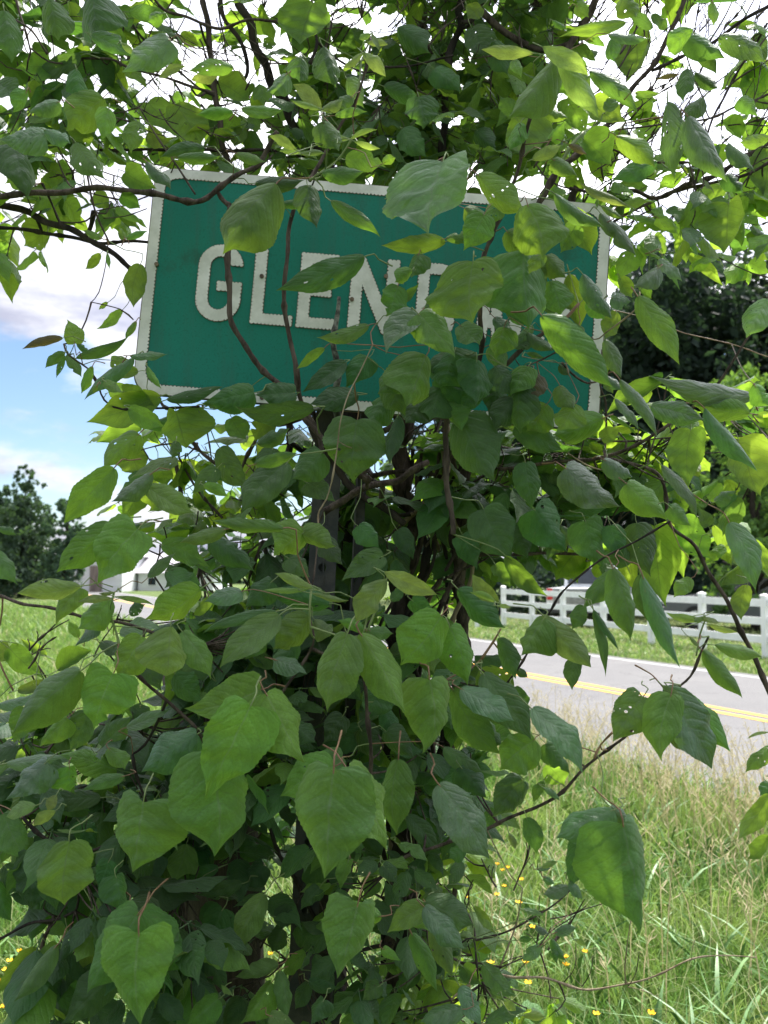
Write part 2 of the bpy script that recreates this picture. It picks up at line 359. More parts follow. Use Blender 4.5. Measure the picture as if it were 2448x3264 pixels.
# buttercups
def buttercup_mesh():
    mb = MB(); mb.tube([(0, 0, 0), (.01, .005, .16), (.0, 0, .30)], [.0015, .0012, .001], 4); ns = len(mb.f)
    for k in range(5):
        a = k * 2 * math.pi / 5; c = Vector((math.cos(a), math.sin(a), 0)); s = Vector((-math.sin(a), math.cos(a), 0)); o = Vector((0, 0, .30))
        mb.add([o, o + c * .008 + s * .007 + Vector((0, 0, .004)), o + c * .0155 + Vector((0, 0, .009)) + s * .004, o + c * .0155 + Vector((0, 0, .009)) - s * .004, o + c * .008 - s * .007 + Vector((0, 0, .004))], [(0, 1, 2, 3, 4)])
    me = mb.me('buttercup', M['stemgreen']); me.materials.append(simple('petal_yellow', (.80, .46, .0), .7, var=.05))
    for i, p in enumerate(me.polygons): p.material_index = 0 if i < ns else 1
    return me
bm_ = buttercup_mesh()
BC = [(1, 5, 955), (1, 6, 975), (1, 12, 956), (1, 48, 968), (1, 27, 958), (1, 3, 1003), (1, 9, 1005), (2, 115, 862), (2, 268, 862), (2, 314, 880), (2, 271, 955), (2, 268, 938),
      (3, 499, 868), (3, 510, 868), (3, 503, 876), (3, 505, 878), (3, 488, 889), (3, 514, 910), (3, 610, 900), (3, 478, 918), (3, 480, 927), (3, 531, 937), (3, 482, 940), (3, 492, 930),
      (3, 493, 958), (3, 555, 966), (3, 524, 972), (3, 532, 966), (3, 459, 966), (3, 460, 957), (3, 579, 945), (3, 570, 968), (3, 533, 1004), (3, 547, 1011), (3, 642, 1013), (3, 632, 1018), (3, 595, 1000), (3, 473, 895), (3, 520, 880), (3, 497, 900),
      (4, 70, 700), (4, 30, 720), (4, 95, 690), (4, 52, 690), (4, 15, 705), (4, 75, 725)]
BL = {1: 'yellow buttercup in the bright grass at the lower left beside the leaves', 2: 'yellow buttercup seen in a gap behind the dark posts', 3: 'yellow buttercup in the grass right of the vine stems', 4: 'tiny yellow buttercup in the pale meadow far left'}
for g_, bx_, by_ in BC:
    p = G(bx_, by_, .30); o = part('buttercup', bm_, loc=(p.x, p.y, 0)); o.rotation_euler = (rng.uniform(-.1, .1), rng.uniform(-.1, .1), rng.uniform(0, 6)); k_ = rng.uniform(.6, .95); o.scale = (k_, k_, rng.uniform(.85, 1.1))
    tag(o, BL[g_], 'flower', 'buttercups ' + {1: 'at the lower left', 2: 'behind the posts', 3: 'right of the vine stems', 4: 'in the far left meadow'}[g_])

# ------------------------------------------------------------------ FENCE
M['white'] = simple('white_vinyl', (.88, .88, .88), .45, var=.04, scale=3)
zx = [85, 255, 440, 680, 965, 1272, 1650]
posts = []
for a in zx:
    px = (1560 + a / 1.868) / 3.1875; posts.append(G(px, 627 + .1222 * (px - 504) - 1))
dirv = (posts[-1] - posts[-2]); posts += [posts[-1] + dirv * k for k in (1, 2, 3)]
fence = empty('rail_fence', posts[0], 'white three-rail fence on the grass beyond the road', 'fence')
def wpost(p, h):
    mb = MB(); mb.box((0, 0, h / 2), (.115, .115, h)); mb.box((0, 0, h + .012), (.132, .132, .02))
    mb.add([(-.07, -.07, h + .024), (.07, -.07, h + .024), (.07, .07, h + .024), (-.07, .07, h + .024), (0, 0, h + .06)], [(0, 1, 4), (1, 2, 4), (2, 3, 4), (3, 0, 4)])
    return mb.me('fence_post', M['white'])
pm = wpost(0, 1.14); ang = math.atan2(dirv.y, dirv.x)
for p in posts:
    o = part('fence_post', pm, fence, rel(fence, p)); o.rotation_euler = (0, 0, ang)
for i in range(len(posts) - 1):
    a, b = posts[i], posts[i + 1]; dl = (b - a).length
    rm = MB().box((0, 0, 0), (dl - .127, .045, .14)).me('rail', M['white'])
    for z in (.34, .68, 1.02):
        o = part('rail', rm, fence, rel(fence, (a + b) / 2) + Vector((0, 0, z))); o.rotation_euler = (0, 0, math.atan2((b - a).y, (b - a).x))
# end post standing lower, left
ep = G(477, 628); eo = part('fence_post', wpost(0, .62), loc=ep)
tag(eo, 'short white post standing alone left of the rail fence end', 'post')
# ------------------------------------------------------------------ TREES
M['treeleaf'] = leafmat('tree_leaf_dark_hazy', (.034, .060, .048), (.03, .07, .03), (.08, .15, .05), .6, .3, veins=False, spec=.2)  # bluish tint stands in for distance haze, put into the leaf colour
M['treeleaf2'] = leafmat('tree_leaf_light', (.09, .17, .05), (.09, .17, .05), (.26, .40, .05), .6, .35, veins=False, spec=.2)
M['conifer'] = leafmat('tree_leaf_conifer_hazy', (.075, .125, .085), (.05, .1, .05), (.14, .24, .05), .6, .3, veins=False, spec=.2)  # lightened as if seen through haze; the haze is in the colour
def crown(lobes, n, size, mat, clump=.5):
    """leaf-sized triangles pairs gathered in clumps on the lobes"""
    tot = sum(l[3] ** 2 for l in lobes); Vs = []
    for cx, cy, cz, r, sq in lobes:
        k = int(n * r * r / tot); nc = max(4, k // 26)
        u = nr.normal(size=(nc, 3)); u /= np.linalg.norm(u, axis=1)[:, None]
        c = u * (r * nr.uniform(.45, 1.08, nc) ** .6)[:, None]; c[:, 2] *= sq; c += [cx, cy, cz]
        idx = nr.randint(0, nc, k); p = c[idx] + nr.normal(size=(k, 3)) * clump * r * .22
        Vs.append(p)
    p = np.concatenate(Vs); k = len(p)
    a = nr.normal(size=(k, 3)); a /= np.linalg.norm(a, axis=1)[:, None]; b = nr.normal(size=(k, 3)); b -= (a * b).sum(1)[:, None] * a; b /= np.linalg.norm(b, axis=1)[:, None]
    s = size * nr.uniform(.6, 1.4, k)[:, None]
    V = np.stack([p - a * s, p + b * s * .55, p + a * s, p - b * s * .55], 1).reshape(-1, 3)
    T = (np.array([[0, 1, 2], [0, 2, 3]])[None] + np.arange(k)[:, None, None] * 4).reshape(-1, 3)
    return fastmesh('crown', V, T, mat)
def tree(loc, h, r, kind, label, name='broadleaf_tree', n=9000, size=.16, mat='treeleaf', base=.15):
    t = empty(name, loc, label, 'tree'); mb = MB()
    lean = [Vector((rng.uniform(-.2, .2) * i * .3, rng.uniform(-.2, .2) * i * .3, h * .85 * i / 5)) for i in range(6)]
    mb.tube(lean, [.035 * h * (1 - .15 * i) * .5 for i in range(6)], 8)
    part('trunk', mb.me('trunk', M['barkdark'], True), t)
    lobes = []
    if kind == 'cone':
        for i in range(26):
            f = i / 25; rr = r * (1 - f) ** .8 + .25; a = i * 2.4
            lobes.append((math.cos(a) * rr * .55, math.sin(a) * rr * .55, h * (base + (1 - base) * f), rr * .62 + .2, .55))
    else:
        for i in range(30):
            f = rng.random(); a = rng.uniform(0, 6.28); prof = math.sin(math.pi * min(1, .12 + f * .86)) ** .6
            q = rng.uniform(.15, .8) * r * prof
            lobes.append((math.cos(a) * q, math.sin(a) * q, h * (base + (.93 - base) * f), r * rng.uniform(.28, .46), .8))
    for i, lb in enumerate(lobes[:14]):
        e = Vector(lb[:3]) * .95; s = Vector((0, 0, max(h * .12, e.z * .6))); b = MB()
        b.tube([s, (s + e) / 2 + Vector((0, 0, .2)), e], [.012 * h, .008 * h, .003 * h], 5)
        part('limb', b.me('limb', M['barkdark'], True), t)
    part('crown', crown(lobes, n, size, M[mat]), t, kind='stuff'); return t
tree((12.5, 38, 0), 15.5, 6.2, 'b', 'tall dark broadleaf tree rising behind the white fence, directly above the parked pickup', n=20000, size=.2)
tree((19.5, 36, 0), 14.5, 6.0, 'b', 'dark broadleaf tree behind the fence at the right picture edge', n=18000, size=.2)
tree((4.5, 50, 0), 13, 5.2, 'b', 'dark broadleaf tree seen through the vine stems, left of the fence trees', n=14000, size=.22)
tree((16, 46, 0), 18, 6.5, 'b', 'tallest dark tree in the back row behind the fence', n=14000, size=.26)
tree((8.2, 44, 0), 14.5, 4.8, 'b', 'dark tree in the back row left of the tallest tree', n=12000, size=.24)
tree((10.2, 24.5, 0), 7.4, 2.1, 'b', 'light green small tree in front of the dark trees behind the fence', 'small_tree', n=9000, size=.09, mat='treeleaf2', base=.1)
tree((16.4, 37.5, 0), 15.0, 5.6, 'b', 'dark broadleaf tree between the tree above the pickup and the right picture edge', n=18000, size=.2)
tree((14.0, 43, 0), 16.5, 5.0, 'b', 'narrow dark tree filling the gap in the back row', n=12000, size=.24)
tree((25, 40, 0), 13, 6, 'b', 'dark tree beyond the right picture edge', n=6000, size=.3)
tree((-23.2, 57, 0), 8.4, 2.6, 'cone', 'blue green conical tree standing over the far left fence', 'conifer_tree', n=16000, size=.13, mat='conifer', base=.06)
tree((-19.6, 55, 0), 6.2, 1.7, 'b', 'rounded green tree touching the right side of the conical tree', 'small_tree', n=8000, size=.13, mat='conifer', base=.05)
tree((-31, 70, 0), 7.5, 4, 'b', 'broadleaf tree beyond the left picture edge', n=5000, size=.3, mat='treeleaf')
# far treeline
lb = [(x_, 118 + rng.uniform(-4, 4), rng.uniform(.5, 2.4), rng.uniform(2, 3.2), .9) for x_ in np.arange(-110, 90, 2.2)]
part('far_treeline', crown(lb, 36000, .35, M['treeleaf']), kind='stuff')
lb = [(x_, 33 + rng.uniform(-2, 2), rng.uniform(.2, 1.2), rng.uniform(.9, 1.5), .9) for x_ in np.arange(4, 32, 1.0)]
part('hedge_undergrowth', crown(lb, 22000, .13, M['treeleaf']), kind='stuff')

# ------------------------------------------------------------------ HOUSES, FAR FENCE, MAILBOX
M['siding'] = simple('white_siding', (.72, .73, .74), .6, var=.05, scale=2, stretch=(.1, .1, 8))
M['roof'] = simple('roof_grey', (.30, .29, .31), .8, var=.12, scale=3)
M['glassdark'] = simple('window_glass', (.03, .04, .05), .08, var=.1)
M['board'] = simple('weathered_board', (.20, .16, .14), .8, var=.2, scale=6, stretch=(1, 1, .2))
def house(x0, x1, Y, hw, hr, label, wins, door=None, depth=8, flip=False):
    w_ = x1 - x0; h = empty('house', ((x0 + x1) / 2, Y, 0), label, 'house')
    part('wall', MB().box((0, depth / 2, hw / 2), (w_, depth, hw)).me('wall', M['siding']), h)
    mb = MB()
    if flip: poly = [(-w_ / 2 - .3, -.3, hw + .01), (w_ / 2 + .3, -.3, hw + .01), (0, -.3, hw + hr)]; mb.prism(poly, (0, depth + .6, 0))
    else: poly = [(-w_ / 2 - .3, -.4, hw + .01), (-w_ / 2 - .3, depth + .4, hw + .01), (-w_ / 2 - .3, depth / 2, hw + hr)]; mb.prism(poly, (w_ + .6, 0, 0))
    part('roof', mb.me('roof', M['roof']), h)
    for wx, wz, ww, wh in wins:
        f = part('window', MB().box((0, 0, 0), (ww, .08, wh)).me('window', M['white']), h, (wx, -.042, wz))
        part('pane', MB().box((0, -.05, 0), (ww * .8, .02, wh * .85)).me('pane', M['glassdark']), f)
    if door: part('door', MB().box((0, 0, 1.05), (1.0, .08, 2.1)).me('door', M['board']), h, (door, -.042, 0))
    return h
house(-25.6, -21.2, 72, 2.9, 1.5, 'white house with a small dark window beyond the road at the left', [(1.3, 1.7, .7, 1.1), (-1.2, 1.7, .7, 1.1)], door=.1, flip=True)
house(-21, -14.6, 76, 1.5, 1.8, 'low white building with a pale grey roof right of the white house', [(-2.0, .8, .8, .7), (.6, .8, .8, .7)], flip=False)
house(-19.9, -17.2, 90, 2.4, 1.2, 'small white outbuilding far behind the road', [(0, 1.5, .6, .8)], flip=True)
bf = empty('board_fence', (-30, 62, 0), 'weathered brown board fence under the conical tree', 'fence')
bmesh_ = MB().box((0, 0, .75), (.235, .03, 1.5)).me('board', M['board'])
for i in range(24): part('board', bmesh_, bf, (i * .25, 0, rng.uniform(-.03, .03)))
part('rail', MB().box((2.9, .03, 1.2), (6, .028, .08)).me('rail', M['board']), bf)
mbx = empty('mailbox', G(14, 596) , 'dark mailbox on a post in the meadow at the far left', 'mailbox')
mb = MB(); pr = [(-.3, 0, 1.0), (.3, 0, 1.0), (.3, 0, 1.22)] + [(.3 * math.cos(a), 0, 1.22 + .2 * math.sin(a)) for a in (.6, 1.1, 1.57, 2.0, 2.5)] + [(-.3, 0, 1.22)]
mb.prism(pr, (0, .5, 0)); part('box', mb.me('box', simple('black_metal', (.03, .03, .035), .4)), mbx)
part('post', MB().box((0, .25, .5), (.1, .1, 1.0)).me('post', M['board']), mbx)
part('flag', MB().box((.32, .15, 1.3), (.01, .2, .05)).me('flag', simple('flag_red', (.4, .04, .03), .5)), mbx)
ub = G(39, 590); u_ = empty('utility_box', ub, 'small white utility box in front of the board fence', 'box')
part('box', MB().box((0, 0, .45), (.8, .6, .9)).me('box', M['white']), u_); part('lid', MB().box((0, 0, .94), (.9, .7, .07)).me('lid', M['white']), u_)

# ------------------------------------------------------------------ VEHICLES behind the fence
def ring(mb, c, r, w_, ax, n=20):
    c = Vector(c); a = Vector((0, 0, 1)); b = ax.cross(a)
    mb.prism([c + a * r * math.cos(2 * math.pi * k / n) + b * r * math.sin(2 * math.pi * k / n) - ax * w_ / 2 for k in range(n)], ax * w_)
M['tyre'] = simple('tyre_rubber', (.02, .02, .02), .8); M['rim'] = simple('rim_alloy', (.45, .45, .47), .3, metal=.8)
M['carwhite'] = simple('car_paint_white', (.75, .76, .78), .25, var=.02); M['cargrey'] = simple('car_paint_grey', (.10, .105, .115), .3, var=.05)
M['tailred'] = simple('tail_light_red', (.55, .02, .015), .2); M['lampclear'] = simple('lamp_clear', (.7, .7, .68), .1)
M['dkplastic'] = simple('dark_plastic', (.03, .03, .032), .5); M['tailgate'] = simple('tailgate_grey', (.22, .22, .21), .4)
def vehicle(name, loc, rz, label, cat, prof, glass, W_, wheels, r, paint_, rear=None):
    v = empty(name, loc, label, cat, rz=rz); hw = W_ / 2
    def bev(profile, w2, inset=.0): return MB().prism([(x_, -w2, z_) for x_, z_ in profile], (0, 2 * w2, 0))
    part('body', bev(prof, hw).me('body', paint_), v)
    for gname, poly, col in glass:
        if gname == 'cabin': part('cabin', bev(poly, hw * .9).me('cabin', paint_), v)
        elif gname == 'side_window':
            for s in (-1, 1):
                part('side_window', MB().prism([(x_, s * (hw * .9 + .004), z_) for x_, z_ in poly], (0, s * .012, 0)).me('side_window', M['glassdark']), v)
        else:   # windscreen quad
            (xa, za), (xb, zb) = poly; off = Vector((-(zb - za), 0, xb - xa)).normalized() * .012
            if off.x * (xa - 0) < 0: off = -off
            ys = hw * .78
            part(gname, MB().prism([(xa, -ys, za), (xa, ys, za), (xb, ys, zb), (xb, -ys, zb)], off).me(gname, M['glassdark']), v)
    for wx in wheels:
        for s in (-1, 1):
            w_ = part('wheel', None, v) if False else bpy.data.objects.new('wheel', None); link(w_, v); w_.location = (wx, s * (hw - .08), r)
            mb = MB(); ring(mb, (0, 0, 0), r, .22, Vector((0, 1, 0))); part('tyre', mb.me('tyre', M['tyre'], False), w_)
            mb = MB(); ring(mb, (0, 0, 0), r * .62, .235, Vector((0, 1, 0)), 12)
            part('rim', mb.me('rim', M['rim']), w_)
    xmin = min(p[0] for p in prof); xmax = max(p[0] for p in prof)
    for s in (-1, 1):
        part('tail_light', MB().box((xmin - .01, s * (hw - .1), rear), (.05, .16, .34)).me('tail_light', M['tailred']), v)
        part('headlight', MB().box((xmax - .0, s * (hw - .22), .78), (.06, .3, .16)).me('headlight', M['lampclear']), v)
    part('bumper', MB().box((xmin - .06, 0, .5), (.12, W_ * .96, .18)).me('bumper', M['dkplastic']), v)
    part('bumper', MB().box((xmax + .05, 0, .48), (.1, W_ * .96, .2)).me('bumper', M['dkplastic']), v)
    return v, xmin
pk = [(-2.7, .45), (-2.7, 1.12), (-.35, 1.12), (-.35, 1.15), (1.25, 1.15), (2.55, 1.02), (2.7, .85), (2.7, .42), (2.2, .38), (1.95, .38), (1.2, .38), (-1.25, .38), (-2.2, .38)]
v, xm = vehicle('pickup_truck', (6.7, 28.5, 0.0), math.radians(68), 'white pickup truck with red tail light parked behind the white fence', 'pickup truck', pk,
        [('cabin', [(-.35, 1.14), (-.25, 1.78), (.75, 1.80), (1.35, 1.14)], None), ('side_window', [(-.2, 1.2), (-.14, 1.7), (.68, 1.71), (1.1, 1.2)], None), ('rear_window', [(-.36, 1.22), (-.27, 1.7)], None), ('windscreen', [(1.33, 1.2), (.8, 1.74)], None)], 1.9, (-1.7, 1.75), .38, M['carwhite'], rear=.95)
part('tailgate', MB().box((xm - .012, 0, .88), (.03, 1.5, .44)).me('tailgate', M['tailgate']), v)
cp = [(-2.25, .35), (-2.28, .95), (-2.0, 1.02), (1.2, .98), (2.1, .82), (2.25, .6), (2.22, .32), (1.2, .28), (-1.2, .28)]
vehicle('parked_car', (10.3, 25.2, 0.0), math.radians(160), 'dark grey car half hidden behind the right end of the white fence', 'car', cp,
        [('cabin', [(-1.75, 1.0), (-1.2, 1.42), (.3, 1.44), (1.05, .99)], None), ('side_window', [(-1.45, 1.04), (-1.1, 1.37), (.25, 1.39), (.8, 1.04)], None), ('rear_window', [(-1.72, 1.05), (-1.25, 1.38)], None), ('windscreen', [(1.0, 1.04), (.38, 1.39)], None)], 1.78, (-1.35, 1.4), .33, M['cargrey'], rear=.78)
# ------------------------------------------------------------------ ROAD SIGN
def signmat():
    m, t, o = newmat('sign_green'); vec = t.node('ShaderNodeTexCoord').outputs['Object']
    n1 = t.noise(vec, 3, 5, .6); n2 = t.noise(t.map(vec, scale=(1, 1, 1)), 260, 2, .6); n3 = t.noise(vec, 35, 5, .75)
    c = t.mix(t.smooth(n1, .3, .7), (.004, .150, .104), (.007, .19, .134)); c = t.mix(t.math('MULTIPLY', t.smooth(n2, .5, .75), .5), c, (.004, .10, .06))
    c = t.mix(t.smooth(n3, .68, .76), c, (.012, .03, .025))
    st_ = t.noise(t.map(vec, scale=(14, 14, 1.2)), 2.2, 5, .65); c = t.mix(t.math('MULTIPLY', t.smooth(st_, .48, .72), .5), c, (.03, .12, .085)); al = t.noise(vec, 6, 6, .75); c = t.mix(t.math('MULTIPLY', t.smooth(al, .54, .72), .55), c, (.02, .06, .03))
    b = t.node('ShaderNodeBsdfPrincipled'); t.put(b.inputs['Base Color'], c); b.inputs['Roughness'].default_value = .6; b.inputs['Specular IOR Level'].default_value = .25
    t.l.new(b.outputs[0], o.inputs[0]); return m
def letmat():
    m, t, o = newmat('sign_white_letter'); vec = t.node('ShaderNodeTexCoord').outputs['Object']
    n1 = t.noise(vec, 28, 5, .7); n2 = t.noise(vec, 12, 5, .7)
    c = t.mix(t.smooth(n2, .35, .65), (.70, .70, .64), (.52, .53, .46)); c = t.mix(t.smooth(n1, .66, .74), c, (.17, .15, .11))
    b = t.node('ShaderNodeBsdfPrincipled'); t.put(b.inputs['Base Color'], c); b.inputs['Roughness'].default_value = .45
    t.l.new(b.outputs[0], o.inputs[0]); return m
SG, SW = signmat(), letmat()
rust = simple('rust_edge', (.07, .05, .035), .9, col2=(.20, .15, .10), scale=60)
SWD, SHT = .915, .460
pTL = P(161, 167, 1.770); pTR = P(616, 205, 1.776); pBL = P(128, 393, 1.732)
ux = (pTR - pTL).normalized(); dn = (pBL - pTL); dn = (dn - ux * dn.dot(ux)).normalized(); nn = ux.cross(-dn).normalized()   # towards camera?
if nn.dot(Cpos - pTL) < 0: nn = -nn
ctr = (pTL + P(593, 431, 1.738)) / 2; O_ = ctr - ux * SWD / 2 - dn * SHT / 2
def S3(u, v, h=0.): return O_ + ux * u + dn * v + nn * h          # metres right / down / proud
def px2uv(x, y):   # picture pixel -> sign coordinates
    r = RT * ((x - 384) / F) + UPV * ((512 - y) / F) + FW
    k = (O_ - Cpos).dot(nn) / r.dot(nn); q = Cpos + r * k - O_
    return q.dot(ux), q.dot(dn)
sign = empty('road_sign', P(300, 1010, 1.80) * 1.0, 'green rectangular place name sign with scalloped white letters and border, overgrown by vines', 'road sign')
sign.location.z = 0
def poly_part(name, outline, h0, h1, mat, label=None, holes=None, rim=None):
    """outline in sign metres, filled and raised from h0 to h1; rim: a rusty under-edge this much wider"""
    from mathutils.geometry import delaunay_2d_cdt
    def inside(x_, y_, loops):
        c_ = False
        for l in loops:
            for q in range(len(l)):
                (xa, ya), (xb, yb) = l[q - 1], l[q]
                if (ya > y_) != (yb > y_) and x_ < (xb - xa) * (y_ - ya) / (yb - ya) + xa: c_ = not c_
        return c_
    def triangulate(loops, flat):
        es = []; s = 0
        for l in loops: es += [(s + q, s + (q + 1) % len(l)) for q in range(len(l))]; s += len(l)
        r = delaunay_2d_cdt([Vector((u * 100, v * 100)) for u, v in flat], es, [], 0, 1e-5, True)
        mp = [o_[0] if o_ else None for o_ in r[3]]; out = []
        for f in r[2]:
            cx_ = sum(r[0][q][0] for q in f) / 300; cy_ = sum(r[0][q][1] for q in f) / 300
            if inside(cx_, cy_, loops) and all(mp[q] is not None for q in f): out.append([mp[q] for q in f])
        return out
    def off(poly, e):
        n = len(poly); ar = sum(poly[i][0] * poly[(i + 1) % n][1] - poly[(i + 1) % n][0] * poly[i][1] for i in range(n)); sg = 1 if ar > 0 else -1; out = []
        for i in range(n):
            x0, y0 = poly[i - 1]; x1, y1 = poly[(i + 1) % n]; dx, dy = x1 - x0, y1 - y0; L = math.hypot(dx, dy) or 1
            out.append((poly[i][0] + sg * dy / L * e, poly[i][1] - sg * dx / L * e))
        return out
    V = []; Fc = []; mi = []
    def layer(loops, a0, a1, m_):
        k = len(V); flat = [p for l in loops for p in l]; n = len(flat)
        V.extend(rel(sign, S3(u, v, a1)) for u, v in flat); V.extend(rel(sign, S3(u, v, a0)) for u, v in flat)
        tris = triangulate(loops, flat)
        for t3 in tris:
            A_, B_, C_ = [V[k + q] for q in t3]; q3 = tuple(t3) if (B_ - A_).cross(C_ - A_).dot(nn) > 0 else tuple(t3)[::-1]
            Fc.append(tuple(k + q for q in q3)); mi.append(m_); Fc.append(tuple(k + n + q for q in q3[::-1])); mi.append(m_)
        s = 0
        for l in loops:
            for q in range(len(l)): r_ = (q + 1) % len(l); Fc.append((k + s + q, k + s + r_, k + n + s + r_, k + n + s + q)); mi.append(1)
            s += len(l)
    layer([outline] + list(holes or []), h0, h1, 0)
    if rim: layer([off(outline, rim)] + [off(h_, -rim) for h_ in (holes or [])], h0 - .0001, h0 + .0007, 1)
    me = mesh(name, V, Fc, mat); me.materials.append(rust)
    for p, q in zip(me.polygons, mi): p.material_index = q
    return part(name, me, sign, label=label)
def rrect(a, b, c, d, r, n=10):
    out = []
    for cx, cy, a0 in ((c - r, b + r, -90), (c - r, d - r, 0), (a + r, d - r, 90), (a + r, b + r, 180)):
        for k in range(n + 1):
            t = math.radians(a0 + 90 * k / n); out.append((cx + r * math.cos(t), cy + r * math.sin(t)))
    return out
def scallop(poly, amp=.0011, step=.0072, closed=True, jit=.25):
    """bumpy cut edge: small arcs along every side"""
    out = []; n = len(poly)
    area = sum(poly[i][0] * poly[(i + 1) % n][1] - poly[(i + 1) % n][0] * poly[i][1] for i in range(n)); sg = 1 if area > 0 else -1
    for i in range(n):
        a = poly[i]; b = poly[(i + 1) % n]; dx, dy = b[0] - a[0], b[1] - a[1]; L = math.hypot(dx, dy)
        k = max(1, round(L / step)) if L > step * .6 else 0
        if k == 0: out.append(a); continue
        nx, ny = sg * dy / L, -sg * dx / L
        for j in range(k):
            for q, m_ in ((0, 0), (.25, .8), (.5, 1), (.75, .8)):
                f = (j + q) / k; e = amp * (m_ * 2 - 1) * (1 + rng.uniform(-jit, jit)) if (j, q) != (0, 0) else 0
                out.append((a[0] + dx * f + nx * e, a[1] + dy * f + ny * e))
    return out
poly_part('panel', rrect(0, 0, SWD, SHT, .042), -.003, 0, SG)
poly_part('panel_edge', rrect(-.0015, -.0015, SWD + .0015, SHT + .0015, .043), -.0045, -.0032, rust)
inner = rrect(.0215, .020, SWD - .0215, SHT - .020, .028, 6)
bo = rrect(.0015, .0015, SWD - .0015, SHT - .0015, .041, 10)
poly_part('border', bo, .0003, .0016, SW, holes=[scallop(inner, -.0013, .0072, jit=.5)], rim=.001)
# letters: strokes as outlines measured in letter boxes (pixel quad on the sign)
def letter(ch, x0, x1, ytop0, ybot0, slope=.083, lean=.142):
    """x0,x1: left and right of the letter on its base line, in picture pixels"""
    st = .0222                     # stroke width, metres
    u0, v0 = px2uv(x0, ybot0); u1, _ = px2uv(x1, ybot0 + (x1 - x0) * slope); H = .150; w_ = u1 - u0
    def A(pts): return [(u0 + x_, v0 - y_) for x_, y_ in pts]
    s = st; outl = None; holes = None
    if ch == 'L': outl = A([(0, 0), (0, H), (s, H), (s, s * .9), (w_, s * .9), (w_, 0)])
    if ch == 'E': m_ = H * .5; outl = A([(0, 0), (0, H), (w_, H), (w_, H - s * .9), (s, H - s * .9), (s, m_ + s * .45), (w_ * .86, m_ + s * .45), (w_ * .86, m_ - s * .45), (s, m_ - s * .45), (s, s * .9), (w_, s * .9), (w_, 0)])
    if ch == 'N': outl = A([(0, 0), (0, H), (s * 1.1, H), (w_ - s, H * .36), (w_ - s, H), (w_, H), (w_, 0), (w_ - s * 1.1, 0), (s, H * .64), (s, 0)])
    if ch == 'A':
        c_ = w_ / 2; outl = A([(0, 0), (c_ - s * .5, H), (c_ + s * .5, H), (w_, 0), (w_ - s, 0), (w_ - s * 1.15, H * .2), (s * 1.15, H * .2), (s, 0)]); holes = [A([(s * 1.45, H * .37), (w_ - s * 1.45, H * .37), (c_, H * .76)])]
    if ch == 'D':
        def dd(i):
            a, b, r_ = i, H - i, (w_ - i); rr = min(.032, r_) ; rr = .034 if i == 0 else .012
            p = [(i, i), (i, H - i)]
            for k in range(7): t = math.radians(90 - 15 * k); p.append((r_ - rr + rr * math.cos(t), H - i - rr + rr * math.sin(t)))
            for k in range(7): t = math.radians(-15 * k); p.append((r_ - rr + rr * math.cos(t), i + rr + rr * math.sin(t)))
            return p
        outl = A(dd(0)); q = dd(s * .95); outl = A(dd(0)); holes = [A(q)]
    if ch == 'G':
        R_ = w_ / 2; r_ = R_ - s; top = H + .002; p = []
        for k in range(13): t = math.radians(5 + 175 * k / 12); p.append((R_ + R_ * math.cos(t), top - R_ + R_ * math.sin(t)))
        for k in range(13): t = math.radians(180 + 180 * k / 12); p.append((R_ + R_ * math.cos(t), R_ - .002 + R_ * math.sin(t)))
        p += [(w_, H * .52), (R_ - .004, H * .52), (R_ - .004, H * .40), (w_ - s, H * .40)]
        for k in range(11): t = math.radians(-180 * k / 10); p.append((R_ + r_ * math.cos(t), R_ - .002 + r_ * math.sin(t)))
        for k in range(11): t = math.radians(180 - 170 * k / 10); p.append((R_ + r_ * math.cos(t), top - R_ + r_ * math.sin(t)))
        outl = A(p)
    sc = scallop(outl, .0012, .0072, jit=.45); hs = [scallop(h_, -.0010, .0072, jit=.45) for h_ in holes] if holes else None
    poly_part('letter', sc, .0006, .0028, SW, label='white cut-out letter ' + ch, holes=hs, rim=.0011)
    return u0, v0, w_
def ybase(x): return 318.5 + (x - 195) * .083
for ch, a, b in (('G', 194, 238), ('L', 250, 291), ('E', 296, 333), ('N', 347, 394), ('D', 414, 452), ('A', 473, 503), ('L', 508, 543), ('E', 548, 570)):
    letter(ch, a, b, 0, ybase(a))
for x_, y_ in ((262, 277), (157, 265), (150, 355), (345, 180), (352, 272), (352, 300), (386, 277), (262, 398)):
    u, v = px2uv(x_, y_); mb = MB(); ring(mb, rel(sign, S3(u, v, .004)), .0042, .005, nn, 10); part('rivet', mb.me('rivet', rust), sign)
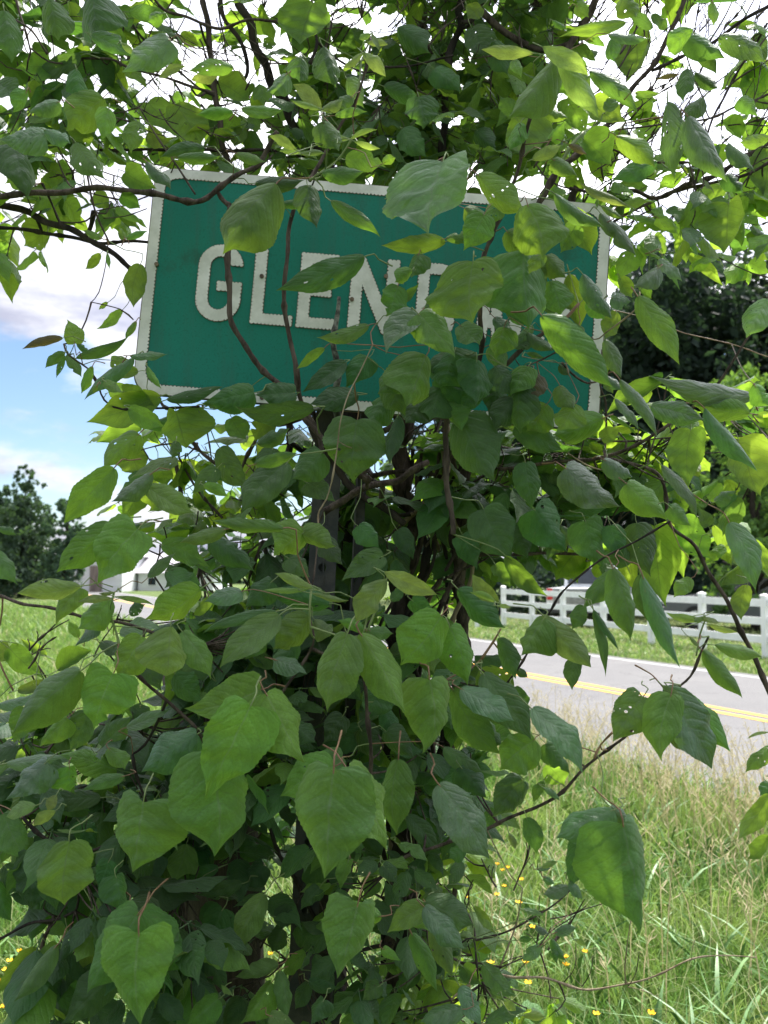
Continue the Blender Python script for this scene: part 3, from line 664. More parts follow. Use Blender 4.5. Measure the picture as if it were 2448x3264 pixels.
# perforated steel channel post behind the panel
pt = P(340, 200, 1.80); pb = P(300, 1013, 1.80); pdir = (pt - pb).normalized()
pmet = simple('post_steel_dark', (.035, .037, .042), .6, metal=.3, col2=(.075, .07, .068), scale=25, bump=.3)
base = pb + pdir * (-pb.z / pdir.z); top = P(372, 190, 1.80)
pside = (ux - pdir * ux.dot(pdir)).normalized(); pnorm = pside.cross(pdir); 
if pnorm.dot(nn) < 0: pnorm = -pnorm
Lp = (top - base).length; mb = MB(); n = int(Lp / .133); c_ = Lp / n; hw_ = .028
zoff = 0
for i in range(n):
    o = base + pdir * (c_ * (i + .5)); K = 16; outr = []; inn = []
    for k in range(K):
        a = 2 * math.pi * k / K; dx, dy = math.cos(a), math.sin(a); m_ = max(abs(dx) / hw_, abs(dy) / (c_ / 2))
        outr.append(o + (pside * dx + pdir * dy) / m_ - pnorm * .012); inn.append(o + (pside * dx + pdir * dy) * .0085 - pnorm * .012)
    # make sure the corners belong to the outline
    for cx_, cy_ in ((1, 1), (-1, 1), (-1, -1), (1, -1)):
        tgt = o + pside * cx_ * hw_ + pdir * cy_ * c_ / 2 - pnorm * .012; j = min(range(K), key=lambda q: (outr[q] - tgt).length); outr[j] = tgt
    bk = -pnorm * .003
    mb.add(outr + inn + [p + bk for p in outr] + [p + bk for p in inn],
           [(k, (k + 1) % K, K + (k + 1) % K, K + k) for k in range(K)] + [(2 * K + (k + 1) % K, 2 * K + k, 3 * K + k, 3 * K + (k + 1) % K) for k in range(K)] + [(K + k, K + (k + 1) % K, 3 * K + (k + 1) % K, 3 * K + k) for k in range(K)])
mid_ = (base + top) / 2; Rm = Matrix((pside, pdir, pnorm)).transposed()
for s in (-1, 1):
    mb.box(mid_ + pside * s * (hw_ + .0015) - pnorm * .028, (.003, Lp, .035), Rm)
    mb.box(mid_ + pside * s * (hw_ + .012) - pnorm * .045, (.018, Lp, .003), Rm)
mb.v = [tuple(rel(sign, p)) for p in mb.v]
part('post', mb.me('post', pmet), sign)
# wide wooden brace board beside the steel post
# weathered wood post, lower left
def woodmat():
    m, t, o = newmat('old_wood'); vec = t.node('ShaderNodeTexCoord').outputs['Object']
    n1 = t.noise(t.map(vec, scale=(1, 1, .06)), 60, 6, .7); n2 = t.noise(vec, 5, 4, .6)
    c = t.mix(t.smooth(n1, .35, .65), (.035, .024, .018), (.085, .060, .046)); c = t.mix(t.smooth(n2, .55, .75), c, (.05, .05, .035))
    b = t.node('ShaderNodeBsdfPrincipled'); t.put(b.inputs['Base Color'], c); b.inputs['Roughness'].default_value = .85
    bn = t.node('ShaderNodeBump'); bn.inputs['Strength'].default_value = .8; bn.inputs['Distance'].default_value = .01; t.put(bn.inputs['Height'], n1); t.l.new(bn.outputs[0], b.inputs['Normal'])
    t.l.new(b.outputs[0], o.inputs[0]); return m
b0 = P(220, 1010, 2.15); b1 = P(213, 770, 2.15); dv = (b1 - b0).normalized(); b0 = b0 + dv * (-b0.z / dv.z); b1 = b1 + dv * .25
wp = empty('wooden_post', b0, 'thick round weathered brown wooden post behind the big leaves at the lower left', 'post')
mb = MB(); n = 14; mb.tube([rel(wp, b0 + (b1 - b0) * k / n) + Vector((math.sin(k * 1.1) * .003, 0, 0)) for k in range(n + 1)], [.108 + .004 * math.sin(k * 2.3) for k in range(n + 1)], 22)
mb.v = [(x_ * (1 + .03 * math.sin(math.atan2(y_, x_) * 7)), y_ * (1 + .03 * math.sin(math.atan2(y_, x_) * 7)), z_) for x_, y_, z_ in mb.v]
part('shaft', mb.me('shaft', woodmat(), True), wp)

# ------------------------------------------------------------------ PLANTS
PL = {}
def plant(key, name, px, py, d, label, cat):
    p = P(px, py, d); e = empty(name, (p.x, p.y, 0), label, cat); PL[key] = dict(e=e, n=0, pend=[], tw=MB(), key=key); return e
plant('A', 'tall_shrub', 240, 300, 2.1, 'tall leafy shrub with crossing twigs above the left half of the sign', 'shrub')
plant('B', 'arching_shrub', 620, 300, 2.0, 'tall shrub with long bare twigs above the right end of the sign', 'shrub')
plant('C', 'climbing_vine', 400, 500, 1.75, 'big-leaved vine climbing over the green sign and hanging down around it', 'vine')
plant('D', 'leafy_shrub', 130, 800, 1.7, 'broad-leaved shrub filling the left side below the sign', 'shrub')
plant('E', 'sapling', 480, 800, 1.6, 'broad-leaved sapling with long arching branches reaching right before the road', 'sapling')
plant('H', 'low_shrub', 300, 1000, 1.5, 'shrub with the largest dark leaves, around the posts at the bottom', 'shrub')
plant('K', 'dry_shrub', 480, 1000, 1.6, 'sparse shrub of pale bare canes and small grey-green leaves at the lower right', 'shrub')
plant('T', 'woody_vine', 400, 1000, 2.0, 'bundle of twisted brown vine trunks under the sign', 'vine')
BR = []; BP = []   # branch sample points for attaching stalks
def branch(key, pts, r0, r1=None, mat='bark', name='branch', sides=8, knobby=.12, jit=.012):
    """pts: (px, py, depth)"""
    r1 = r0 if r1 is None else r1; n = len(pts); w3 = [P(*p) for p in pts]
    w3 = [p + Vector((0, rng.uniform(-jit, jit), 0)) for p in w3]
    rad = [r0 + (r1 - r0) * i / (n - 1) for i in range(n)]
    sp, sr = spline(w3, rad, .011)
    am = r0 * .35; sp = [p + Vector((math.sin(i * .7 + r0 * 9000), math.cos(i * .53), math.sin(i * .61 + 2))) * am for i, p in enumerate(sp)]
    sr = [r * (1 + rng.uniform(-knobby, knobby) + (.5 if rng.random() < .10 and r < .006 else 0)) for r in sr]
    for p in sp[::2]: BP.append((p.copy(), key))
    BR.append((key, np.array([tuple(p) for p in sp]), min(r0, r1), mat, name == 'trunk'))
    e = PL[key]['e']; mb = MB(); mb.tube([rel(e, p) for p in sp], sr, sides)
    part(name, mb.me(name, M[mat], True), e); return sp
def zb(r, s, d, key, rz, rz1=None, mat='bark', d1=None, **kw):
    q = [float(v) for v in s.replace(',', ' ').split()]; m_ = len(q) // 2; pts = []
    for i in range(m_):
        x_, y_ = Z(r, q[2 * i], q[2 * i + 1]); dd = d + ((d1 if d1 is not None else d) - d) * i / max(1, m_ - 1); pts.append((x_, y_, dd))
    f = ZS * d / F
    return branch(key, pts, rz * f * .74, (rz if rz1 is None else rz1) * f * .74, mat, **kw)
def fb(s, d, key, rf, rf1=None, mat='bark', d1=None, **kw):   # full-view pixels (1659 wide)
    q = [float(v) for v in s.replace(',', ' ').split()]; m_ = len(q) // 2; k = 768 / 1659
    pts = [(q[2 * i] * k, q[2 * i + 1] * k, d + ((d1 if d1 is not None else d) - d) * i / (m_ - 1)) for i in range(m_)]
    f = k * d / F; return branch(key, pts, rf * f * .62, (rf if rf1 is None else rf1) * f * .62, mat, **kw)
fb('-60,430 60,418 130,412 250,410 330,425 420,437 480,405 520,370 560,345 600,290', 1.62, 'A', 11, 8)
fb('-60,430 40,450 130,492 220,532 300,592 420,640', 1.86, 'A', 13, 8, 'barkdark')
fb('-60,485 100,500 200,520 310,525 400,520', 1.9, 'A', 7, 5, 'barkdark')
fb('496,440 492,520 494,600 500,690 530,750 570,800 620,850 680,930 740,1000 800,1040', 1.60, 'C', 9, 10)
fb('640,425 638,440 622,500 618,580 612,660 625,720 640,800 652,870 690,940 700,1010', 1.62, 'C', 7, 8)
zb(2, '740,250 690,370 645,470 610,600 560,790 500,930 440,1090 400,1240', 1.45, 'B', 9, 14, d1=1.6)
zb(4, '440,-20 415,100 415,250 410,450 300,640 270,750 270,950 300,1200', 1.58, 'C', 13, 16)
zb(4, '480,300 490,420 480,520 420,600', 1.6, 'C', 10, 10)
zb(2, '1310,-40 1200,220 1060,400 950,560 860,640 760,720 680,860 600,1000', 1.75, 'B', 12, 17)
zb(2, '1720,0 1600,60 1480,140 1340,230 1160,300', 1.75, 'B', 12, 9, 'barkdark')
zb(2, '1720,590 1659,620 1450,740 1300,800 1180,850 1080,830 960,830 800,825', 1.9, 'B', 17, 8)
zb(2, '1720,660 1659,700 1540,760 1400,790 1200,855 1040,930 900,1010', 1.85, 'B', 9, 9)
zb(4, '690,335 600,400 480,520 370,640 150,680 0,760', 1.58, 'C', 12, 18)
zb(4, '1720,60 1659,170 1590,320 1480,490 1400,600 1300,680 1200,750 1080,820 950,870 750,890 500,920', 1.6, 'E', 7, 13, d1=1.8)
zb(6, '960,-230 1180,-160 1240,50 1340,150 1430,290 1500,430 1550,540 1610,650 1680,820', 1.6, 'E', 9, 14)
zb(6, '900,180 700,180 400,190 330,240 250,400', 1.9, 'E', 9, 14)
zb(6, '1240,40 1100,120 940,210 800,320 720,430 600,640 530,740', 1.55, 'E', 6, 6, 'barkdark')
zb(6, '420,640 470,560 500,500', 1.5, 'E', 9, 5, 'stemred')
zb(6, '1410,540 1380,610 1330,710 1230,790 1130,880 1040,975 870,1100 770,1205 670,1265 540,1320 440,1365 250,1435 100,1480 0,1560', 1.4, 'E', 6, 12, d1=1.6)
zb(6, '1385,460 1370,530 1350,620', 1.38, 'E', 5, 6, 'stemgreen')
zb(6, '980,950 940,1010 905,1060', 1.42, 'E', 5, 6, 'stemred')
zb(5, '-60,350 0,365 100,395 230,415 390,460 520,480 700,540', 1.5, 'D', 9, 10)
zb(5, '570,670 640,740 700,790 800,880 860,940 900,1060', 1.5, 'D', 8, 11)
zb(5, '1345,340 1335,440 1360,540 1330,620 1240,750 1160,880', 1.42, 'H', 5, 8, 'bark')
zb(5, '1345,330 1340,420 1345,520', 1.38, 'H', 6, 6, 'stemgreen')
zb(5, '1560,640 1575,740 1585,850 1600,1000 1600,1150', 1.5, 'H', 9, 12)
zb(5, '1580,400 1582,470 1570,530', 1.36, 'H', 6, 6, 'stemgreen'); zb(5, '1655,330 1620,430 1585,525', 1.36, 'H', 6, 6, 'stemgreen')
zb(5, '-40,560 10,650 65,770', 1.5, 'D', 5, 6, 'stemred')
zb(5, '490,350 485,430 500,520 520,600', 1.4, 'D', 6, 8, 'stemgreen')
zb(7, '-60,760 0,735 110,680 200,660 260,650 330,610', 1.6, 'D', 8, 8, 'barkdark')
zb(7, '225,650 190,740 165,830 140,940 130,1030 130,1200', 1.62, 'D', 9, 12)
zb(7, '575,-60 590,10 620,100 640,200', 1.55, 'D', 8, 8, 'barkdark'); zb(7, '110,210 160,270 230,325 320,380', 1.5, 'D', 9, 11, 'barkdark')
zb(7, '1150,0 1160,60 1150,200 1200,360 1340,620 1400,800', 1.8, 'H', 12, 12, 'barkdark')
# pale canes
zb(8, '440,880 540,892 700,910 870,962 1050,940 1200,885 1330,830 1450,818 1600,812', 1.62, 'K', 8, 3, 'cane')
zb(8, '1050,940 1045,860 1048,750 1060,650', 1.62, 'K', 4, 3, 'cane'); zb(8, '860,955 890,880 900,800', 1.62, 'K', 3, 2)
zb(8, '400,755 540,690 680,620 760,570 800,520', 1.6, 'K', 6, 4); zb(8, '500,860 560,720 590,620 600,520', 1.58, 'K', 6, 3, 'cane')
zb(8, '500,860 650,800 720,720 800,660 870,590', 1.55, 'K', 4, 3); zb(8, '560,890 650,810 700,760', 1.55, 'K', 3, 2)
zb(8, '780,930 820,850 826,750', 1.66, 'K', 3, 2); zb(8, '1050,940 1080,880 1100,790', 1.62, 'K', 2, 2)
zb(8, '330,760 385,740 400,850 410,950 400,1060 390,1200', 1.5, 'K', 5, 6, 'barkdark'); zb(8, '330,840 400,830 500,860', 1.55, 'K', 5, 6, 'bark')
zb(8, '200,790 330,840 420,900 480,960', 1.6, 'K', 8, 5, 'bark'); zb(8, '290,1000 340,950 440,900 500,960', 1.6, 'K', 7, 4, 'cane')
zb(8, '1200,1000 1120,960 1052,942', 1.62, 'K', 2, 3, 'cane'); zb(8, '1330,830 1335,780 1340,740', 1.62, 'K', 2, 1.5, 'cane')
M['lichen'] = simple('bark_lichen', (.03, .028, .024), .9, col2=(.24, .25, .21), scale=60, bump=.5)
branch('C', [(339, 298, 1.66), (336, 325, 1.66), (334, 345, 1.65), (338, 372, 1.65), (336, 395, 1.66), (339, 430, 1.7)], .0035, .0075, 'lichen')
# trunks and twisted vines
def tv(pts, d, r0, r1, mat='bark', key='T', **kw):
    branch(key, [(a, b, d) for a, b in pts], r0, r1, mat, 'trunk', 10, **kw)
tv([(404, 400), (402, 480), (412, 520), (404, 560), (398, 620), (394, 700), (402, 780), (405, 860), (398, 950), (400, 1060), (402, 1400)], 2.02, .020, .030, 'bark')
tv([(478, 400), (464, 470), (456, 530), (461, 600), (463, 660), (452, 720), (440, 780), (424, 850), (412, 930), (418, 1040), (415, 1400)], 1.98, .013, .020, 'bark')
tv([(432, 540), (415, 600), (402, 650), (388, 740), (392, 820), (410, 900), (408, 1000), (405, 1400)], 1.95, .010, .016, 'barkdark')
tv([(352, 410), (350, 500), (344, 600), (342, 700), (330, 800), (322, 900), (318, 1010), (318, 1400)], 2.1, .052, .056, 'barkdark', knobby=.03)
tv([(445, 470), (430, 520), (412, 570), (428, 640), (440, 700), (425, 790), (432, 880), (440, 960), (436, 1040), (430, 1400)], 2.05, .008, .012)
for k in range(9):
    x_ = 385 + k * 6.5; pts = []
    for i in range(12): pts.append((x_ + 16 * math.sin(i * .9 + k * 1.7) + (22 if i < 3 else 0) + (9 - i) * rng.uniform(-1, 2.5), 450 + i * 58))
    tv(pts + [(pts[-1][0], 1400)], rng.uniform(1.9, 2.1), rng.uniform(.003, .005), rng.uniform(.004, .008), rng.choice(['bark', 'barkdark', 'cane']))
def c1(x_, y_): return ((850 + x_ / 2.074) / 3.1875, (1250 + y_ / 2.074) / 3.1875)
branch('C', [c1(*p) + (1.7,) for p in ((380, 800), (440, 750), (620, 650), (760, 605), (870, 580), (960, 520), (1060, 470))], .007, .006)
branch('C', [c1(*p) + (1.8,) for p in ((280, 180), (340, 300), (450, 480), (620, 680), (780, 770), (900, 860))], .008, .007, 'barkdark')
branch('C', [c1(*p) + (1.45,) for p in ((700, -320), (620, -150), (540, 20), (490, 200), (470, 320), (450, 480), (430, 600), (395, 700), (345, 780), (335, 830), (342, 900))], .0010, .0013, 'cane')
for pts in (((1150, 0), (1200, 350), (1180, 560), (1080, 700), (960, 820)), ((900, 880), (1100, 640), (1250, 420)), ((700, 560), (880, 520), (1160, 560)), ((970, 820), (1000, 560), (1020, 380)), ((1050, 900), (1140, 700), (1180, 600), (1240, 300))):
    branch('T', [c1(*p) + (rng.uniform(1.85, 2.0),) for p in pts], .006, .004, rng.choice(['bark', 'cane', 'barkdark']))
zb(3, '650,560 700,640 760,680 830,800 930,900 1060,975 1180,1010', 1.85, 'C', 8, 11); zb(3, '872,640 890,740 910,860', 1.8, 'C', 5, 4)
zb(3, '1135,720 1100,800 1060,870', 1.85, 'C', 10, 10); zb(3, '400,520 430,570 450,620 530,663 690,652 860,650', 1.62, 'C', 5, 7, 'barkdark')
zb(3, '770,870 830,970 880,1050 960,1130', 1.9, 'C', 6, 8); zb(3, '400,205 525,235 580,280', 1.7, 'C', 3, 4); zb(3, '265,375 300,430 380,485 420,550', 1.6, 'C', 5, 6)
zb(3, '545,860 700,820 860,810', 1.9, 'C', 4, 4); zb(3, '760,880 780,1000 785,1106', 2.0, 'C', 12, 14)
zb(3, '1340,640 1400,800 1500,980 1600,1060 1700,1100', 1.85, 'C', 14, 12, 'barkdark'); zb(3, '1250,700 1250,850 1230,1000', 2.1, 'C', 22, 20, 'barkdark')
# upward stems and crossing branches, top
zb(1, '870,-60 900,150 930,400 960,620 1000,760 1010,900', 2.0, 'A', 17, 20); zb(1, '1010,-60 1080,120 1150,300 1230,450 1290,600 1320,720', 2.25, 'A', 26, 30, 'barkdark')
zb(1, '640,-40 700,25 800,60 950,120 1100,100 1300,90', 1.9, 'A', 9, 8); zb(1, '940,-40 980,100 1060,220 1060,330 980,420', 2.1, 'A', 14, 10, 'barkdark')
zb(1, '350,240 480,260 560,300 700,330 820,370 930,410', 1.9, 'A', 7, 8); zb(1, '1600,150 1590,280 1540,420 1480,520 1400,660 1340,790', 1.5, 'A', 5, 12, 'bark')
zb(1, '1595,190 1560,260 1550,380 1500,480', 1.5, 'A', 5, 5, 'stemgreen'); zb(1, '1390,480 1400,560 1410,640', 1.38, 'A', 5, 5, 'stemgreen'); zb(1, '1530,600 1450,690 1340,790', 1.45, 'A', 5, 6, 'stemgreen')
zb(1, '1345,0 1350,100 1370,190 1340,280', 1.9, 'A', 8, 9, 'barkdark'); zb(1, '560,90 640,190 740,280 860,390 930,420', 2.0, 'A', 6, 7, 'barkdark')
zb(1, '600,460 660,560 740,680 850,850', 1.75, 'A', 4, 6); zb(1, '190,800 230,900 270,980', 1.7, 'A', 6, 5, 'barkdark'); zb(1, '360,690 390,820 420,940 460,1030', 1.7, 'A', 6, 5)
zb(1, '0,40 60,80 150,150 200,230', 1.7, 'A', 6, 6); zb(1, '60,-20 100,100 130,220', 1.8, 'A', 7, 5); zb(1, '20,620 90,660 130,760 120,840', 1.7, 'A', 6, 5, 'stemred')
zb(1, '430,650 640,650 860,655 1000,650 1300,650', 2.0, 'A', 8, 10, 'barkdark'); zb(1, '250,690 280,770 350,830 560,870 640,850', 1.8, 'A', 4, 4)
zb(1, '450,950 540,930 640,910', 1.8, 'A', 2.5, 3); zb(1, '400,910 520,900 600,880', 1.8, 'A', 3, 3)
zb(2, '340,-40 325,60 335,110 290,200 270,400 250,720', 2.2, 'B', 20, 24, 'barkdark'); zb(2, '430,0 380,80 335,110', 2.15, 'B', 10, 12, 'barkdark')
zb(2, '940,-40 900,40 860,110 780,240', 2.1, 'B', 18, 20); zb(2, '0,300 130,280 300,250', 2.0, 'B', 6, 6, 'barkdark')
zb(2, '1010,560 1200,540 1400,520 1500,480 1600,430 1700,390', 1.8, 'B', 5, 7); zb(2, '1040,530 1180,510 1310,515', 1.7, 'B', 4, 4, 'stemred')
zb(2, '880,610 990,660 1100,700 1180,710 1400,715', 1.75, 'B', 5, 6); zb(2, '1270,60 1290,200 1330,330 1380,450', 1.8, 'B', 4, 4)
zb(2, '1659,100 1580,230 1480,400 1400,560 1380,640', 1.9, 'B', 7, 6, 'barkdark'); zb(2, '1310,520 1330,700 1320,800', 1.9, 'B', 6, 6, 'barkdark')
zb(2, '650,720 700,640 740,560', 1.9, 'B', 5, 5); zb(2, '640,900 740,760 800,640 870,560', 1.8, 'B', 12, 10, 'stemgreen')
zb(4, '1000,235 1150,275 1310,330 1480,380 1700,445', 2.4, 'E', 3, 3, 'stemred'); zb(4, '960,330 1080,235 1110,150', 1.5, 'E', 4, 4, 'cane')
zb(4, '1220,545 1210,620 1200,700', 1.6, 'E', 5, 5); zb(4, '1000,855 1130,930 1240,990 1330,1030', 1.55, 'E', 4, 4)
zb(4, '800,850 900,910 1000,930', 1.7, 'E', 4, 4, 'cane'); zb(4, '860,790 1050,800 1240,780 1480,775 1700,800', 1.75, 'E', 5, 4)
zb(4, '600,430 700,455 790,470', 1.6, 'C', 2.5, 2, 'cane'); zb(4, '560,500 690,440 800,390 900,350', 1.55, 'C', 5, 3, 'bark'); zb(4, '850,200 780,270 690,330', 1.5, 'C', 9, 9, 'stemred')
zb(4, '950,400 930,560 960,640 950,860', 1.68, 'E', 6, 6)

# trunks carry on up behind the panel
tv([(404, 420), (402, 340), (385, 260), (345, 190), (298, 132)], 2.12, .018, .014, 'barkdark', knobby=.05); tv([(478, 420), (470, 330), (455, 240), (442, 160)], 2.1, .014, .012, 'barkdark'); tv([(404, 430), (340, 330), (270, 250), (236, 190)], 2.08, .009, .007)
tv([(478, 430), (520, 330), (560, 250), (575, 190)], 2.0, .010, .008); tv([(352, 430), (350, 360), (350, 300)], 2.1, .05, .045, 'barkdark', knobby=.03)
# every loose branch gets a side limb running back to the nearest wood that already reaches the ground
live = [i for i, q in enumerate(BR) if q[4]]; rest_ = [i for i in range(len(BR)) if i not in live]
LP = np.concatenate([BR[i][1] for i in live]); best = {}
def near(i, pts):
    A = BR[i][1]; D = np.linalg.norm(A[:, None, :] - pts[None, ::2, :], axis=2); k = np.unravel_index(D.argmin(), D.shape); return D[k], A[k[0]], pts[::2][k[1]]
for i in rest_: best[i] = near(i, LP)
joins = []
while rest_:
    i = min(rest_, key=lambda q: best[q][0]); rest_.remove(i); dist, p, q = best[i]
    if dist > .02: joins.append((BR[i][0], Vector(p), Vector(q), BR[i][2], BR[i][3]))
    for j in rest_:
        nb = near(j, BR[i][1])
        if nb[0] < best[j][0]: best[j] = nb
for key, p, q, r, mt in joins:
    L = (p - q).length; m1 = p * .7 + q * .3 + Vector((0, .12 * L, -.10 * L)); m2 = p * .3 + q * .7 + Vector((0, .12 * L, -.06 * L)); e = PL[key]['e']
    sp, sr = spline([p, m1, m2, q], [r * .9, r, r * 1.05, r * 1.2], .015); mb = MB(); mb.tube([rel(e, s_) for s_ in sp], [s_ * (1 + rng.uniform(-.12, .12)) for s_ in sr], 7)
    part('branch', mb.me('branch', M[mt], True), e)
# fine twigs against the sky: short straight runs with side shoots
def twigs(key, zx0, zy0, zx1, zy1, n, ang, spread, d0, d1, rpx=.55):
    mb = PL[key]['tw']; e = PL[key]['e']
    for _ in range(n):
        x_, y_ = rng.uniform(zx0, zx1), rng.uniform(zy0, zy1); d = rng.uniform(d0, d1); L = rng.uniform(25, 75)
        a = math.radians(ang + rng.gauss(0, spread)); pts = []; cur = a
        for i in range(5):
            pts.append(P(x_, y_, d) ); x_ += math.cos(cur) * L / 4; y_ -= math.sin(cur) * L / 4; cur += rng.gauss(0, .16); d += rng.uniform(-.02, .02)
        r = rpx * rng.uniform(.7, 1.8) * d / F; sp, sr = spline(pts, [r, r * .9, r * .8, r * .7, r * .5], .02)
        mb.tube([rel(e, p) for p in sp], [q * (1 + (.9 if rng.random() < .1 else 0)) for q in sr], 4, cap=False)
        for p in pts[1:-1]: BP.append((p.copy(), key))
        for i in range(1, 4):
            if rng.random() < .75:
                dr = (pts[i + 1] - pts[i]).normalized(); sd_ = Vector((rng.uniform(-1, 1), rng.uniform(-1, 1), rng.uniform(-.4, 1))).normalized()
                q = pts[i] + (dr * .6 + sd_).normalized() * rng.uniform(.015, .05)
                mb.tube([rel(e, pts[i]), rel(e, (pts[i] + q) / 2 + dr * .004), rel(e, q)], [r * .6, r * .5, r * .45], 4, cap=False)
twigs('B', 570, 0, 768, 175, 75, 50, 14, 1.75, 2.3); twigs('B', 560, 90, 768, 230, 45, 25, 22, 1.75, 2.2); twigs('B', 640, 20, 768, 200, 30, 75, 16, 1.7, 2.1)
twigs('A', 130, 0, 300, 190, 70, -38, 22, 1.8, 2.4); twigs('A', 120, 90, 290, 200, 30, 30, 40, 1.8, 2.3); twigs('A', 300, 0, 560, 180, 60, 60, 40, 1.9, 2.5)
twigs('A', 0, 0, 150, 190, 22, 20, 50, 1.8, 2.2); twigs('C', 400, 430, 470, 620, 50, 65, 22, 1.85, 2.2, .8); twigs('C', 120, 420, 330, 560, 20, -50, 30, 1.85, 2.3)
twigs('K', 445, 870, 560, 1010, 8, 60, 30, 1.5, 1.9, .6); twigs('H', 250, 780, 420, 1020, 30, 70, 40, 1.7, 2.0, .6); twigs('D', 0, 640, 200, 900, 20, 60, 40, 1.5, 1.9, .8)

# ------------------------------------------------------------------ LEAVES
PRO = {'h': ([0, .03, .08, .18, .3, .42, .55, .68, .78, .86, .92, .97, 1], [.28, .70, .92, 1, .97, .87, .71, .50, .31, .17, .085, .03, 0]),
       'o': ([0, .03, .08, .18, .3, .42, .55, .68, .78, .86, .92, .97, 1], [.12, .36, .60, .84, .97, 1, .94, .74, .46, .22, .10, .035, 0]),
       'm': ([0, .03, .08, .18, .3, .42, .55, .68, .78, .86, .92, .97, 1], [.20, .54, .79, .96, 1, .95, .81, .58, .35, .18, .085, .03, 0]),
       'y': ([0, .05, .15, .3, .45, .6, .75, .88, 1], [.08, .24, .58, .88, 1, .93, .68, .32, 0]),
       'l': ([0, .05, .15, .3, .5, .68, .82, .9, .96, 1], [.12, .42, .76, .98, 1, .76, .40, .18, .06, 0])}
def leaf_geo(L, hw, prof='m', fold=.2, droop=.15, bend=0., wave=.1, ph=0., nt=22, nu=6, serr=.03, pet=None, bite=None, twist=0., curl=0., hook=0., roll1=0., asym=0.):
    t = np.linspace(0, 1, nt + 1); u = np.linspace(-1, 1, nu + 1)
    wv = np.interp(t, *PRO[prof]) * hw; T_, U = np.meshgrid(t, u, indexing='ij')
    W_ = wv[:, None] * np.ones_like(U); edge = np.abs(U) > .99
    ser = np.where(edge & (np.arange(nt + 1)[:, None] % 2 == 1), 1 + serr, 1 - serr) if serr else np.ones_like(U)
    ser = ser * (1 + .035 * np.sin(T_ * 17 + ph * 3 + U * 2) * np.abs(U))
    if bite is not None:
        for (tb, sb, db) in bite: ser = ser * np.where((np.sign(U) == sb) & (np.abs(U) > .3), 1 - db * np.exp(-((T_ - tb) / .05) ** 2) * np.abs(U), 1)
    x_ = U * W_ * ser; y_ = T_ * L + np.abs(U) * W_ * (.16 - .55 * np.clip(1 - T_ / .2, 0, 1))
    y_ = np.where(T_ >= .999, L, y_)
    ax = np.abs(U) * W_; E = np.sin(np.pi * np.clip(T_, 0, 1))
    z_ = ax * math.tan(fold) - droop * L * (T_ - .25) ** 2 * np.sign(T_ - .25) * 1.5
    z_ += wave * hw * U ** 2 * (np.sin(T_ * 8.5 + ph + (U > 0) * 2.1) + .6 * np.sin(T_ * 17 + ph * 2.3 + (U > 0) * 1.1)) * E
    z_ += .06 * hw * (np.sin(T_ * 23 + U * 3 + ph) * np.sin(U * 5 + ph * 1.7)) * E          # puckers
    z_ -= curl * hw * np.where(U * (1 if roll1 >= 0 else -1) > 0, 1 + abs(roll1), 1) * (np.abs(U) ** 2.4) * (W_ / hw)
    x_ = x_ * (1 + asym * np.sign(U) + .05 * np.sin(T_ * 6 + ph * 5) * np.sign(U))
    x_ = x_ * (1 - .22 * curl * np.abs(U) ** 3)
    x_ = x_ + bend * L * np.sin(np.pi * T_) + hook * L * np.clip(T_ - .7, 0, 1) ** 2 * 2.2
    z_ -= abs(hook) * L * np.clip(T_ - .75, 0, 1) ** 2 * 2.5
    if twist: c, s = np.cos(twist * T_), np.sin(twist * T_); x_, z_ = x_ * c - z_ * s, x_ * s + z_ * c
    V = np.stack([x_, y_, z_], -1).reshape(-1, 3); uv = np.stack([U * .5 + .5, T_], -1).reshape(-1, 2)
    m_ = nu + 1; F_ = [(i * m_ + j, i * m_ + j + 1, (i + 1) * m_ + j + 1, (i + 1) * m_ + j) for i in range(nt) for j in range(nu)]
    return V, F_, uv
def basis(a, n):
    n = (n - a * n.dot(a)).normalized(); s = a.cross(n).normalized(); return Matrix((s, a, n)).transposed()
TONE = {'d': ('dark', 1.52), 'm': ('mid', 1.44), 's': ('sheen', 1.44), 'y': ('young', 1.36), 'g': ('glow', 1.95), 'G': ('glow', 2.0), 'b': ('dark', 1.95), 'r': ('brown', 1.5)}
leafn = 0
LEAVES = []    # (plant, base, tip, mid)
kd = None
def build_kd():
    global kd
    kd = kdtree.KDTree(len(BP))
    for i, (p, k) in enumerate(BP): kd.insert(p, i)
    kd.balance()
ID = Matrix.Identity(3)
def stalk(mb, e, b, tgt, r, a):
    m_ = (b + tgt) / 2 + Vector((0, .004, .006)); d = (tgt - b).length
    c_ = b - a * min(.02, d * .3)
    sp, sr = spline([b + a * .004, c_, m_, tgt], [r * .8, r, r, r * 1.3], .02)
    mb.tube([p for p in sp], sr, 4, cap=False)
